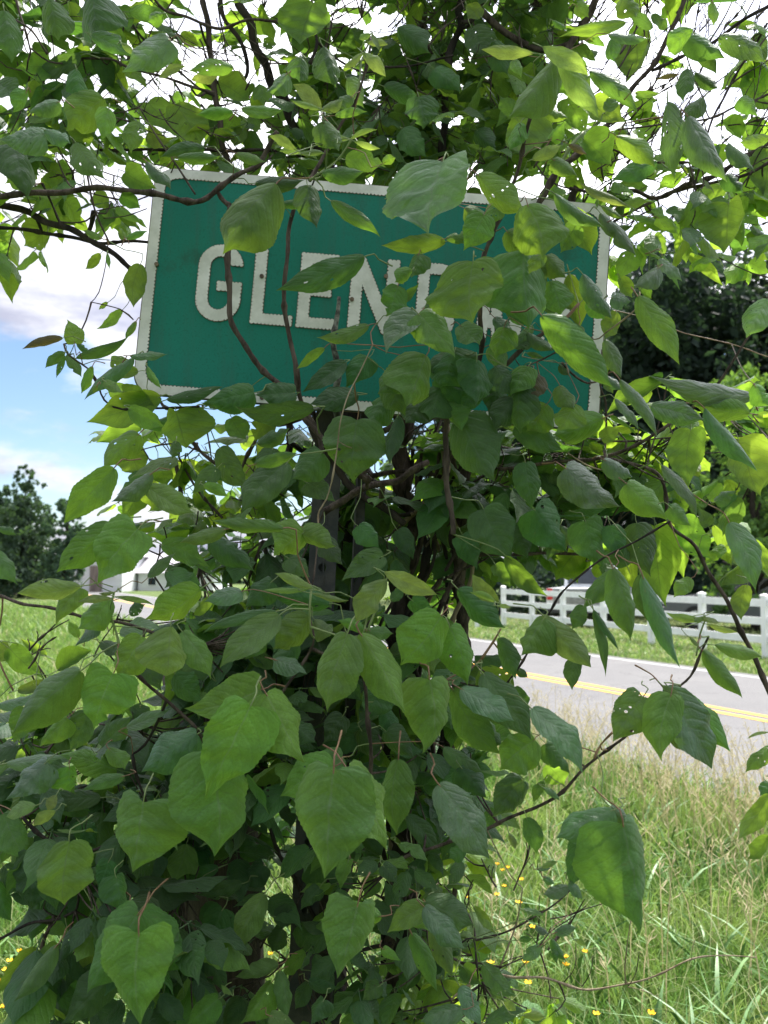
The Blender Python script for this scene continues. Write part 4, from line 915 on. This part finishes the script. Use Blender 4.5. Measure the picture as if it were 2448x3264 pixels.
def hero(key, r, bx, by, tx, ty, wz, tone, d=None):
    global leafn
    mat, dd = TONE[tone]; x0, y0 = Z(r, bx, by); x1, y1 = Z(r, tx, ty); cxp, cyp = (x0 + x1) / 2, (y0 + y1) / 2
    insign = 120 < cxp < 625 and 150 < cyp < 435
    if d is None:
        d = dd + rng.uniform(-.10, .10)
        if insign: d = min(d, 1.62)
    lp = math.hypot(x1 - x0, y1 - y0) * d / F; wp_ = wz * ZS * d / F
    if tone in 'gGb': dz = rng.uniform(-.35, .35) * lp
    else: dz = -rng.uniform(.05, .45) * lp
    d0 = d - dz * .5; d1 = d + dz * .5
    if insign: d0 = min(d0, 1.66); d1 = min(d1, 1.66)
    B = P(x0, y0, d0); T = P(x1, y1, d1); L = (T - B).length; a = (T - B) / L
    v = (Cpos - (B + T) / 2).normalized(); n = (v - a * v.dot(a)).normalized(); s = a.cross(n)
    roll = math.radians(rng.uniform(8, 30) if tone not in 's' else rng.uniform(22, 42))
    sgn = 1 if s.z > 0 else -1
    if rng.random() < .25 and tone != 's': sgn = -sgn
    n = n * math.cos(roll) + s * sgn * math.sin(roll); hw = min(wp_ / 2 / math.cos(roll) * (1.16 if insign else 1.03), L * 1.0)
    if tone in 'gG': n = -n
    ratio = wp_ / max(lp, 1e-4); prof = 'y' if tone == 'y' else (rng.choice('mmhoo') if ratio > .5 else 'l')
    kw = dict(prof=prof, fold=rng.choice([-1, -1, 1]) * rng.uniform(.02, .42), droop=rng.uniform(.0, .28), bend=rng.uniform(-.07, .07), wave=rng.uniform(.04, .17), ph=rng.uniform(0, 6), hook=rng.uniform(-.3, .3), roll1=rng.uniform(-1, 1), asym=rng.uniform(-.12, .12),
              twist=rng.uniform(-.3, .3), curl=rng.uniform(.05, .55), serr=.016 if tone != 'y' else .008)
    if rng.random() < .13 and math.hypot(x1 - x0, y1 - y0) < 60: kw['bite'] = [(rng.uniform(.3, .8), rng.choice([-1, 1]), rng.uniform(.3, .7))]
    big = math.hypot(x1 - x0, y1 - y0) > 40
    V, F_, uv = leaf_geo(L, hw, nt=36 if big else 20, nu=8 if big else 4, **kw)
    R = basis(a, n); Rn = np.array(R)
    V = V @ Rn.T
    # petiole in the same mesh
    co, ix, dist = kd.find(B - a * .03)
    e = PL[key]['e']; mb = MB(); lim = .10
    if dist < lim: tgt = co - B
    else: tgt = (-a * .5 + Vector((rng.uniform(-.3, .3), .7, -.1))).normalized() * min(.08, L * .6)
    stalk(mb, e, Vector((0, 0, 0)), tgt, max(.0008, min(.0013, L * .011)), a)
    k = len(V); V = np.concatenate([V, np.array(mb.v)]); F2 = [tuple(i + k for i in f) for f in mb.f]
    uv = np.concatenate([uv, np.full((len(mb.v), 2), (.5, .5))]); nf = len(F_)
    me = mesh('leaf', V, F_ + F2, M[mat], uv, True); me.materials.append(M['stemred'] if tone in 'msr' and rng.random() < .6 else M['stemgreen'])
    for p in me.polygons[nf:]: p.material_index = 1
    PL[key]['n'] += 1; leafn += 1
    part('leaf', me, e, rel(e, B), label={'r': 'brownish leaf', 'y': 'pale young leaf'}.get(tone))
def H(key, r, s):
    for q in s.split(';'):
        q = q.split()
        if not q: continue
        tone = q[5]; d = float(q[6]) if len(q) > 6 else None
        hero(key, r, *[float(v) for v in q[:5]], tone, d)
build_kd()
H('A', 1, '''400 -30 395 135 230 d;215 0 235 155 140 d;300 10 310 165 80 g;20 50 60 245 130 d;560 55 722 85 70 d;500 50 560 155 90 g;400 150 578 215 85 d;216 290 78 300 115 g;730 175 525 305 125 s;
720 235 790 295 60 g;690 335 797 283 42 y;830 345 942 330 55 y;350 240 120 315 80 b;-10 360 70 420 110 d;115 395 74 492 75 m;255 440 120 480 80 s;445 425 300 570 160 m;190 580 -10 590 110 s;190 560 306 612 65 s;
60 630 130 825 180 d 1.6;330 620 440 750 130 m;215 740 335 815 100 g;210 855 335 988 120 g;205 985 120 1064 135 g;-10 980 30 1052 80 g;-10 1060 45 1106 60 g;440 1030 358 990 30 m;540 1030 515 978 32 m;545 1030 632 990 26 m;
400 850 480 905 75 g;520 850 612 900 60 g;540 745 682 810 100 g;635 700 738 795 60 s;882 640 688 668 65 d 1.7;770 680 945 685 50 m;1020 662 1145 702 50 m;1005 290 822 295 68 m;1005 485 855 480 60 m;1045 470 1222 472 60 m;
640 440 740 600 140 g;760 450 870 645 180 g;940 350 1090 460 125 g;600 530 560 650 95 m;1350 10 1300 212 230 g 1.75;1400 205 1465 348 120 d;1300 250 1300 352 110 d;1387 472 1273 358 66 y;1387 472 1264 434 28 y;1390 474 1478 428 48 y;
1280 648 1160 590 42 y;1300 665 1206 650 32 y;1298 665 1402 655 24 y;1568 228 1484 282 32 y;1566 228 1655 315 62 y;1603 145 1550 168 30 y;1605 145 1640 215 26 y;1586 185 1672 192 34 y;1512 602 1430 570 25 y;1512 602 1628 564 26 y;1530 610 1640 642 30 y;
1495 690 1662 700 85 m;1395 745 1565 730 70 m;1190 800 962 1038 215 m 1.42;1105 790 1312 772 65 d;1330 800 1372 985 110 d;1212 882 1335 888 40 d;1432 868 1645 1005 62 m;1450 500 1582 480 42 m;1395 525 1470 645 125 m;1240 320 1148 395 85 s;1138 185 1202 195 50 g;
640 570 742 625 80 g;525 185 572 235 30 y;780 150 862 190 60 g;440 20 330 60 110 d;700 60 640 90 60 m;330 300 360 420 100 d;470 470 450 600 90 m;1020 500 960 600 100 g;1050 560 1010 640 80 g;1500 340 1560 460 80 d;1520 420 1450 470 60 m''')
H('B', 2, '''645 232 425 207 60 y;690 205 882 292 85 y;738 262 536 498 165 m 1.38;750 255 928 475 100 y;655 455 610 705 205 g 1.6;740 300 840 400 90 m;790 425 870 585 130 g;895 440 1040 556 130 g 1.6;800 405 932 475 60 m;890 310 1088 470 80 d;
640 690 776 640 52 y;730 690 838 748 72 m;800 625 882 662 30 r;860 600 980 745 125 g;1005 590 1172 705 95 m;1175 700 1000 755 85 d;1040 100 788 135 62 m;970 150 1147 165 42 s;990 160 985 265 75 d;1090 185 1065 380 180 g;1050 -20 1090 66 95 m;
1330 130 1240 215 105 m;1300 160 1482 247 105 d;1370 222 1442 318 70 d;1450 165 1662 240 105 d;1490 110 1640 130 42 g;1310 300 1272 422 84 d;1345 312 1442 385 60 d;1266 322 1174 345 22 r;1376 425 1305 502 74 d;1225 445 1228 750 112 s 1.45;
1316 508 1512 738 110 s 1.4;1665 300 1540 450 160 g;1535 430 1615 490 72 d;1545 590 1430 530 92 g;1560 560 1665 590 90 g;1665 600 1540 620 60 m;1665 650 1640 855 140 g;1482 800 1296 906 95 g;1515 780 1652 955 125 g;1488 878 1482 1110 205 g 1.7;
1480 755 1555 830 75 d;1035 882 1146 866 45 m;1052 888 850 797 42 y;1130 885 1176 915 42 g;1050 935 1232 962 32 m;1180 940 1282 985 60 m;940 890 1036 938 30 m;1250 1045 1372 1108 38 g;738 838 962 962 62 s;935 922 1094 1092 52 s;785 915 895 1106 115 g 1.6;
255 702 170 985 330 s 1.30;430 930 345 1070 125 m 1.45;530 1000 610 1110 110 m 1.45;830 970 760 1095 90 g 1.55;350 900 460 960 90 m 1.5;500 860 450 960 80 m 1.48;218 702 8 822 90 m 1.5;405 755 602 922 115 m 1.4;620 885 690 1112 225 m 1.36;45 860 115 940 72 g 1.6;262 1045 -2 1088 90 m 1.5;270 1030 402 1000 48 m;150 420 182 546 150 d 1.75;0 375 152 440 95 d 1.8;1085 418 1182 440 34 g;
1140 500 1205 540 42 g;1085 402 1196 400 30 m;-5 705 52 684 40 m;560 260 600 320 50 m;728 88 792 124 24 m;830 25 880 75 60 m;590 530 540 640 90 m;960 480 1000 420 60 m;720 600 780 520 60 m;1160 120 1060 60 50 d;560 500 500 420 70 d;
1530 0 1340 20 30 d;1420 10 1430 100 45 m;820 300 900 380 70 m;700 480 800 500 60 m;420 30 360 90 80 g;60 120 180 220 120 d 1.9;380 120 440 240 130 d 1.9;220 300 330 380 120 d 1.9;470 180 540 300 100 d 1.9;80 560 180 660 110 d 1.9;400 560 480 640 90 d 1.9''')
H('C', 3, '''-5 -10 36 112 66 m;432 -10 370 60 42 g;465 -10 476 52 20 m;605 35 560 225 80 g 1.85;465 200 424 232 22 g;527 234 440 328 46 g;588 282 538 358 26 m;322 378 305 272 92 m;270 355 90 402 40 r;280 418 193 482 46 d;276 425 238 522 30 d;292 425 354 514 48 d;
332 440 550 366 56 d;332 372 384 412 30 d;576 440 348 602 66 s;400 478 352 590 50 m;420 560 408 598 20 m;452 540 532 592 50 m;562 430 722 425 36 s;480 450 570 455 60 g;595 500 478 505 55 g;690 610 418 738 125 g;530 585 685 640 85 g;872 655 588 742 66 d 1.7;
1010 640 880 655 52 g;760 670 800 835 215 g;612 742 418 808 75 g;600 770 436 922 120 m 1.7;560 820 612 962 135 g;492 918 276 1162 150 m 1.45;655 940 482 1065 80 s;640 1000 835 1108 115 m;760 800 740 872 56 d;937 918 828 1030 85 d;950 830 1060 1010 120 d;
1352 655 1014 690 92 d;722 620 955 543 52 d 1.6;1095 590 885 630 115 d 1.55;1275 590 1098 600 105 d 1.58;1570 5 1198 118 112 d 1.5;1592 300 1372 356 58 m;1400 400 1288 492 38 m;1492 460 1308 562 80 d;1590 440 1500 560 105 d;1545 600 1348 620 95 d;
1543 710 1503 972 265 m 1.5;1112 810 1242 740 72 d;1100 900 1282 850 70 m;1240 895 1032 1100 150 d;1390 850 1260 960 160 d;960 900 1120 980 130 g;830 1050 960 1106 100 g;1350 830 1392 862 42 g;880 990 972 1042 50 m;560 660 700 740 80 m;640 480 700 560 30 m;
850 1030 930 1100 90 g;470 590 560 560 60 g;1000 700 1060 800 90 g;1170 700 1100 800 90 g;690 900 720 1000 90 g;780 940 880 960 60 g;1330 980 1450 1060 110 d;1180 830 1110 950 90 d''')
H('C', 4, '''150 -10 116 88 100 m;385 25 368 288 290 m 1.34;605 -20 648 292 265 m 1.40;800 82 846 318 92 g 1.55;860 82 1002 255 80 s;982 180 1070 195 62 s;890 190 950 270 80 m;1005 242 950 360 70 g 1.7;1098 178 1285 455 120 m 1.42;955 365 1030 525 65 s;940 445 965 510 40 g;
1187 50 1090 125 80 s;1190 15 1295 90 70 s;1200 -5 1276 142 26 m;1308 -10 1452 126 52 g;1020 95 1060 185 70 g;1100 138 1155 185 50 g;1655 188 1552 338 130 s;683 262 962 590 150 m 1.32;1205 535 962 697 100 g;1222 545 1378 638 85 g;1595 605 1218 512 105 s 1.5;
1000 620 1114 735 45 s;1020 538 1200 757 60 s;960 520 1032 578 42 s;1156 648 1385 705 105 s;1575 680 1350 650 115 m;1388 662 1640 905 80 s;1540 642 1605 640 48 g;1600 560 1665 650 90 m;1665 680 1605 750 80 g;1325 748 1320 1006 165 g 1.65;1530 795 1606 1047 200 g 1.7;
1655 850 1600 1042 60 g;1470 1010 1392 1060 80 g;148 252 -5 412 115 s 1.38;150 252 318 425 155 m 1.36;400 450 402 638 145 d 1.45;640 505 608 632 115 r 1.5;580 540 560 760 150 d 1.5;948 700 736 785 140 m 1.6;940 790 1022 742 60 g;1020 778 1092 832 50 g;560 750 775 840 110 d;
180 430 110 645 215 m 1.42;400 430 165 470 110 d 1.5;330 700 460 970 225 d 1.5;610 895 655 1092 115 d;785 918 1028 1085 170 s 1.45;950 880 1080 950 80 s;1060 865 1225 998 85 g;1050 985 1240 1130 140 m;1200 908 1385 1110 50 s;1260 1010 1300 1110 90 g;720 910 772 1045 50 g;
570 842 616 892 34 g;890 810 946 860 46 g;478 195 562 235 40 s 1.55;530 240 642 292 42 s 1.55;565 215 640 262 44 s 1.56;478 265 560 335 50 s 1.56;620 330 732 402 50 s 1.56;550 385 662 348 48 s 1.57;640 300 560 390 50 s 1.57;60 690 10 895 80 d 1.5;30 240 165 140 40 g 1.55;300 150 165 230 80 m 1.5;
30 600 -60 720 120 d 1.55;180 610 90 720 120 d 1.53;270 640 330 760 120 m 1.5;700 640 620 760 120 m 1.55;820 640 760 740 110 m 1.5;560 150 640 90 80 m 1.5;840 300 800 420 80 m 1.5;620 480 540 590 110 m 1.5;760 560 820 660 90 m 1.5;400 560 330 660 110 d 1.5;60 130 20 262 110 m 1.5;300 420 240 560 160 d 1.48;250 560 200 700 150 d 1.5;420 160 345 60 90 m 1.5;520 310 465 430 120 m 1.48;70 470 -30 590 120 m 1.46;560 620 480 745 120 d 1.5;720 110 770 250 110 m 1.48;480 480 560 600 110 d 1.5;620 60 700 150 120 m 1.46;700 0 790 80 90 m 1.45;330 300 420 380 110 m 1.46;620 420 690 442 22 g;760 470 806 512 36 d;120 60 60 120 60 m;690 -10 620 60 60 m;20 540 80 690 120 d 1.5;230 520 330 640 120 d 1.5;490 560 460 700 110 d 1.55;700 240 760 170 70 d 1.6;480 380 520 500 80 m 1.55;960 540 985 600 40 g;1100 560 1080 640 50 g;1430 1060 1520 1010 60 d''')
H('D', 5, '''485 58 240 262 150 m 1.42;605 55 378 160 70 s 1.38;595 78 398 308 225 m 1.33;345 320 72 352 108 y 1.28;350 330 228 482 105 m 1.32;492 345 425 350 22 y;482 372 333 385 35 y;500 366 658 392 26 y;475 378 335 512 125 m 1.38;435 438 315 578 60 s;-10 70 60 95 40 d;-15 170 76 292 85 d;
40 588 196 702 100 g 1.6;40 590 -30 625 80 g 1.6;250 682 404 600 85 g 1.6;75 770 238 720 52 g 1.6;-10 832 162 778 52 s;345 688 10 945 195 m 1.34;345 690 300 835 70 m 1.4;490 698 395 938 235 m 1.34;610 538 500 712 155 m 1.38;738 498 735 708 228 y 1.28;790 518 935 702 120 m 1.34;
1205 448 932 640 135 m 1.34;1190 430 862 502 65 d 1.4;862 335 638 482 150 m 1.4;1042 345 882 378 82 s 1.42;520 520 685 475 75 s;975 75 768 118 66 m 1.36;1222 72 902 45 68 m 1.34;1312 88 1184 192 165 m 1.36;1298 90 1446 158 100 m 1.36;690 110 760 65 72 g;640 280 742 180 52 s;730 750 772 832 60 g;
550 930 722 850 62 s;440 1010 560 880 115 d;850 960 590 1112 170 s;290 890 150 1010 105 m;30 1085 275 1035 62 s;40 1000 130 1050 80 g;210 1000 252 1032 42 g;470 1020 540 1106 90 m;980 290 1086 262 62 g;1175 300 1050 405 120 d;700 140 900 240 110 d;920 110 1090 240 120 d;730 260 880 330 90 d;
600 600 700 760 130 d;760 700 860 820 120 d;900 700 800 600 100 d;130 860 60 1000 120 d;380 870 300 1040 120 d;200 620 90 560 50 g;560 440 620 400 60 d;440 560 520 620 70 d;340 540 300 470 40 m;860 620 760 680 90 d''')
H('H', 5, '''1352 328 1188 260 52 y 1.3;1332 335 1143 325 28 y 1.3;1345 350 1506 388 28 y 1.3;1668 294 1547 480 115 y 1.30;1362 465 1432 528 98 y 1.42;1335 455 1198 605 155 m 1.42;1500 528 1384 860 215 m 1.27;1560 528 1742 865 175 m 1.30;1590 518 1458 470 50 m 1.36;1590 512 1700 522 62 m 1.36;
1082 838 884 1262 290 m 1.24;1150 785 1312 1090 245 m 1.30;1125 768 795 855 205 m 1.38;1480 1060 1318 1092 110 m;1190 640 1330 680 95 s;1420 400 1175 385 115 d 1.5;1656 190 1468 292 115 d 1.5;1659 720 1590 895 140 d;1480 700 1560 820 110 d;1480 880 1400 1000 120 d;1250 900 1360 1000 110 d;1560 940 1640 1080 130 d;
1250 200 1340 280 100 d;1400 120 1480 220 100 d;1550 60 1640 150 110 d;1120 520 1060 640 110 d;1280 560 1180 680 110 d''')
H('E', 6, '''5 262 215 358 88 y 1.27;492 388 384 282 76 y 1.36;485 390 370 350 30 y;490 405 548 408 20 y;322 335 500 518 125 d 1.42;245 450 68 658 215 m 1.34;285 500 385 752 175 m 1.38;690 460 590 620 155 m 1.32;685 445 908 662 125 y 1.32;195 725 215 1050 235 m 1.30;335 765 566 895 130 s 1.34;
302 768 496 1068 150 m 1.42;430 700 655 972 155 d 1.4;640 852 895 1090 145 s 1.30;1118 798 985 990 195 m 1.33;1240 788 1188 1074 180 m 1.28;1205 750 1300 835 60 y 1.3;1210 865 1305 1036 120 g 1.4;1212 765 1485 1090 190 s 1.30;1250 775 1506 1028 130 m 1.36;1318 940 1345 1028 85 r 1.36;
988 248 862 402 92 m 1.5;990 248 1108 548 135 m 1.38;1108 270 1148 470 72 d;1118 280 1275 680 85 s 1.36;1170 60 1206 415 200 G;1060 190 1100 335 90 G;865 130 738 316 165 G;1180 60 1300 285 130 G;1300 15 1395 215 135 G;1095 50 1150 268 150 d 1.6;870 40 960 240 165 d 1.6;650 -10 800 170 190 d 1.6;
430 -10 560 205 200 d 1.6;525 192 690 346 82 g 1.6;480 228 548 334 75 g 1.6;412 212 460 292 42 g;1322 285 1248 355 70 m;1552 235 1435 315 95 g 1.6;1492 50 1630 318 115 s 1.42;1425 60 1512 218 55 G;1590 118 1668 310 75 g;1568 316 1540 472 78 g 1.5;1382 470 1230 448 36 y 1.32;1400 485 1525 522 28 y 1.32;
1370 460 1452 468 25 y 1.32;1382 450 1340 470 30 y 1.32;1430 575 1654 605 75 y 1.34;1380 600 1584 800 85 m 1.34;1320 540 1362 582 25 y;862 405 815 508 75 d 1.4;905 428 976 695 46 d 1.4;905 422 1028 595 32 d 1.4;838 608 806 766 80 d 1.42;850 618 892 652 55 d 1.42;500 545 560 725 90 d 1.45;580 680 622 714 38 d;
1665 950 1572 972 16 y;1665 1010 1555 1110 75 m 1.4;260 1020 430 1110 90 m;650 985 500 1110 190 m 1.4;700 1000 822 1120 110 d;10 950 130 1060 115 d;1050 230 1010 120 100 d 1.6;760 60 700 200 110 d 1.65;340 100 420 240 110 d 1.7;560 60 620 200 120 d 1.7;980 60 1030 200 110 d;1240 -20 1330 60 80 m;1400 60 1370 -20 60 d;
60 80 140 200 90 d 1.7;120 380 220 460 90 d;30 380 90 330 50 d;240 820 300 940 90 d;0 850 60 960 90 d;420 900 520 1010 110 d 1.45;560 760 620 860 90 d 1.5''')
H('D', 7, '''200 -25 20 135 135 s;300 -5 312 102 120 m;535 35 352 92 62 m;152 162 14 208 66 y 1.36;242 118 204 182 52 y;238 185 148 252 50 y;222 212 352 232 46 g;432 130 178 152 95 d;15 200 112 395 125 m;300 318 278 612 245 m 1.30;620 148 568 458 325 m 1.30;500 465 532 622 138 d 1.38;
150 375 95 630 205 d 1.5;-10 490 40 660 85 d;600 628 348 965 265 m 1.34;600 628 842 878 235 m 1.36;600 715 600 1125 330 m 1.24;372 655 250 842 78 d 1.42;242 770 52 1014 92 m 1.36;60 1110 205 1055 120 d;452 925 268 1120 165 d 1.4;300 870 352 985 80 d;690 380 620 520 110 d;470 400 420 520 100 d;
700 500 760 640 120 d 1.6;380 500 440 420 80 d;340 230 420 330 90 d;100 120 160 210 90 d;20 420 80 520 100 d;700 300 780 400 100 d 1.7;-20 250 40 330 80 d''')
H('H', 7, '''905 -65 955 395 375 m 1.25;1442 12 1418 496 390 m 1.14;1500 5 1716 325 300 m 1.22;1440 -5 1208 112 210 m 1.34;962 608 848 835 145 d;1142 548 988 788 115 m 1.5;1042 500 858 562 78 d 1.6;942 430 800 482 62 d 1.65;1140 420 1050 520 105 d 1.65;1185 640 1282 650 90 d 1.6;1202 850 1018 935 78 m 1.5;
1172 928 1036 1106 120 m 1.5;1208 878 1252 1084 78 m 1.5;1332 928 1268 1044 72 d;1335 920 1452 962 66 d;1505 398 1478 534 78 m 1.5;1538 408 1662 462 45 m;1546 588 1466 922 262 m 1.22;1645 640 1378 682 115 m 1.32;1420 690 1298 668 52 d;1000 978 958 940 24 y;942 998 785 1110 125 m 1.45;1168 1070 1275 1106 60 m;
1060 300 1140 400 100 d 1.8;1560 280 1650 400 110 d 1.75;1380 520 1300 620 80 d;1560 930 1480 1060 120 d 1.6;1400 1000 1340 1110 90 d;1640 940 1560 1000 80 d;700 980 640 1100 110 d;1220 700 1180 800 90 d 1.7;1000 340 900 400 80 d 1.9''')
H('E', 8, '''238 72 462 402 190 s 1.27;62 -35 42 305 155 m 1.34;600 55 478 222 150 d 1.42;615 215 662 375 82 d 1.42;332 -5 440 135 140 d;988 182 738 292 165 s 1.32;862 292 788 508 145 d 1.36;1032 242 1136 720 315 m 1.24;982 165 1090 262 62 s 1.36;880 300 925 405 58 g;705 -15 782 68 110 g;1662 115 1538 310 82 g 1.4;
1662 295 1588 405 70 g 1.4;1665 60 1625 120 50 d;105 205 248 355 90 d;68 330 188 388 62 m;350 345 280 385 70 d;690 85 765 140 26 s;540 282 562 352 32 y;-5 420 60 500 70 d;480 180 420 260 60 d;690 60 640 150 50 d''')
H('H', 8, '''180 580 385 660 165 d 1.32;176 600 362 775 125 s 1.30;172 598 2 705 115 m 1.34;212 668 298 918 95 m 1.4;-5 780 72 832 50 m;120 715 235 985 85 m 1.42;332 945 432 1110 85 s 1.42;335 1040 155 1080 110 s 1.4;60 600 10 500 70 d;20 850 90 900 60 d 1.8;60 960 140 900 60 d 1.8''')
H('K', 8, '''388 602 472 714 42 G 1.5;342 858 422 935 85 g 1.5;430 848 562 995 90 g 1.5;440 1100 605 1030 70 s;598 1068 694 1076 40 y;795 510 688 545 56 s;800 492 862 565 40 s;680 430 745 400 32 y;658 436 722 430 20 s;600 610 692 636 26 s;590 742 642 736 28 d;655 680 716 716 34 s;738 712 828 684 44 s;
725 740 790 834 46 d;672 770 595 832 50 s;722 790 745 850 40 d;825 742 872 770 26 y;440 860 520 920 50 g;520 1000 570 1050 40 y;470 700 430 650 30 y;350 830 300 880 40 g;690 470 740 500 30 s''')
print('hero leaves', leafn)

# ------------------------------------------------------------------ FILL FOLIAGE: leaf variants share mesh data; clusters of leaves at twig ends through the crown's depth
VAR = {}
for mat in ('dark', 'mid', 'glow', 'young', 'sheen'):
    VAR[mat] = []
    for k in range(7):
        V, F_, uv = leaf_geo(1, rng.uniform(.26, .36), prof='y' if mat == 'young' else rng.choice('mhol'), hook=rng.uniform(-.5, .5), fold=rng.choice([-1, -1, 1]) * rng.uniform(.05, .4), droop=rng.uniform(.05, .3), bend=rng.uniform(-.06, .06), wave=rng.uniform(.05, .2),
                             ph=rng.uniform(0, 6), nt=12, nu=4, serr=.02, twist=rng.uniform(-.4, .4), curl=rng.uniform(0, .3), bite=[(rng.uniform(.3, .8), 1, .6)] if k == 3 else None)
        mb = MB(); mb.tube([(0, .01, 0), (0, -.12, .01), (0, -.26, .04)], [.012, .013, .016], 3, cap=False); kk = len(V)
        V = np.concatenate([V, np.array(mb.v)]); F2 = F_ + [tuple(i + kk for i in f) for f in mb.f]; uv = np.concatenate([uv, np.full((len(mb.v), 2), (.5, .5))])
        VAR[mat].append((mesh('leaf', V, F2, M[mat], uv, True), V, F2, uv))
def fill(key, x0, y0, x1, y1, d0, d1, n, size, mats, out=0, down=.5, poly=None):
    """n clusters through the volume between depths d0 and d1"""
    pl = PL[key]; e = pl['e']; c0 = ((x0 + x1) / 2)
    for _ in range(n):
        x_, y_ = rng.uniform(x0, x1), rng.uniform(y0, y1); d = rng.uniform(d0, d1); c_ = P(x_, y_, d)
        co, ix, dist = kd.find(c_); tw = None
        if dist < .45:
            m_ = (c_ + co) / 2 + Vector((rng.uniform(-.02, .02), .01, -.01)); r = .0012
            sp, sr = spline([c_, m_, co], [r, r * 1.2, r * 1.8], .03); pl['tw'].tube([rel(e, p) for p in sp], sr, 4, cap=False)
        ox = (c_ - co).normalized() if dist > .01 else Vector((0, 0, 1))
        k = rng.choice((2, 3, 3, 4)); a0 = rng.uniform(0, 6.28)
        for j in range(k):
            a = a0 + j * 2.2; dr = (Vector((math.cos(a), math.sin(a), rng.uniform(-.3, .3))) + ox * .6 - Vector((0, 0, down * rng.uniform(.5, 1.5)))).normalized()
            nrm = (Vector((0, 0, 1)) + Vector((rng.gauss(0, .45), rng.gauss(0, .45) - .35, 0))).normalized()
            if abs(nrm.dot(dr)) > .9: nrm = Vector((0, -1, .2)).normalized()
            L = size * rng.uniform(.6, 1.25); pl['pend'].append((c_ + dr * L * .22, dr, nrm, L, rng.choice(mats), d / L))
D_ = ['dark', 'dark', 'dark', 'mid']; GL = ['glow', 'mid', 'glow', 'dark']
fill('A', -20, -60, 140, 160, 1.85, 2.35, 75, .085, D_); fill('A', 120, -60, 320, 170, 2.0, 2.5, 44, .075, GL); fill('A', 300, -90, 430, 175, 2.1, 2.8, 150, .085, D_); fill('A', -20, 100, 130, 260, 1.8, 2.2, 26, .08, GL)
fill('A', 200, 100, 400, 176, 1.9, 2.2, 40, .065, D_)
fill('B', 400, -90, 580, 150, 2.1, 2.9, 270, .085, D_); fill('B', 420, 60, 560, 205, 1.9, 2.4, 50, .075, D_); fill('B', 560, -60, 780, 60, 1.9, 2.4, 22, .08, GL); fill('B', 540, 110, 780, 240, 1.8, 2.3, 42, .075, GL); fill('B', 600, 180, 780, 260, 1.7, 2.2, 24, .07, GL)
fill('A', -60, -420, 400, -60, 1.9, 3.0, 120, .10, D_); fill('B', 330, -420, 640, -60, 1.9, 3.0, 120, .10, D_)  # out of view above the frame, added to shade the leaves below
fill('C', 110, 420, 260, 540, 1.85, 2.2, 26, .085, GL); fill('C', 230, 425, 420, 560, 1.8, 2.4, 60, .085, D_); fill('C', 190, 510, 340, 640, 1.8, 2.4, 70, .09, D_); fill('C', 440, 425, 590, 560, 1.75, 2.3, 90, .09, D_); fill('C', 560, 400, 640, 500, 1.85, 2.1, 14, .08, GL)
fill('C', 395, 430, 470, 600, 2.2, 2.6, 26, .08, GL)
fill('E', 590, 380, 780, 560, 1.75, 2.1, 34, .08, GL); fill('E', 500, 440, 660, 520, 1.8, 2.1, 30, .08, D_); fill('E', 410, 650, 480, 860, 1.6, 1.9, 30, .085, D_)
fill('D', -20, 700, 200, 860, 1.65, 2.0, 80, .095, D_); fill('D', 170, 590, 330, 760, 1.65, 2.1, 80, .09, D_); fill('D', 40, 780, 200, 920, 1.5, 1.9, 36, .09, D_); fill('D', 40, 900, 210, 1060, 1.4, 1.7, 32, .09, D_)
fill('H', 200, 600, 440, 800, 1.6, 2.1, 110, .095, D_); fill('H', 180, 800, 280, 1040, 1.6, 1.95, 20, .08, ['dark']); fill('H', 290, 840, 430, 1060, 1.55, 1.8, 44, .065, D_); fill('H', 400, 820, 470, 1060, 1.6, 2.0, 30, .07, GL)
fill('K', 440, 860, 500, 1030, 1.6, 2.0, 16, .06, GL); fill('K', 440, 990, 560, 1060, 1.6, 2.0, 12, .06, GL)
fill('T', 240, 620, 450, 860, 2.15, 2.6, 80, .09, ['dark']); fill('T', 330, 430, 470, 640, 2.2, 2.6, 34, .08, ['dark', 'dark', 'glow'])
fill('B', 560, -420, 760, -40, 1.9, 2.6, 40, .10, D_)  # more unseen clusters over the right side, added for shade
tot = 0
for key, pl in PL.items():
    e = pl['e']; pend = sorted(pl['pend'], key=lambda q: q[5]); room = max(0, 298 - pl['n']); tot += len(pend)
    for p, a, n, L, mat, _ in pend[:room]:
        me = rng.choice(VAR[mat])[0]; o = part('leaf', me, e); R = basis(a, n).to_4x4() * 1
        o.matrix_basis = Matrix.Translation(rel(e, p)) @ R @ Matrix.Diagonal((L, L, L, 1))
    rest = pend[room:]
    for mat in set(q[4] for q in rest):
        Vs = []; Fs = []; Us = []; k = 0
        for p, a, n, L, m2, _ in rest:
            if m2 != mat: continue
            _, V, F_, uv = rng.choice(VAR[mat]); Vs.append(V @ (np.array(basis(a, n)).T * L) + np.array(rel(e, p))); Us.append(uv); Fs += [tuple(i + k for i in f) for f in F_]; k += len(V)
        part('foliage', mesh('foliage', np.concatenate(Vs), Fs, M[mat], np.concatenate(Us), True), e, kind='stuff')
    if pl['tw'].v: part('twigs', pl['tw'].me('twigs', M['bark'], True), e, kind='stuff')
print('fill leaves', tot, 'objects', len(bpy.data.objects))
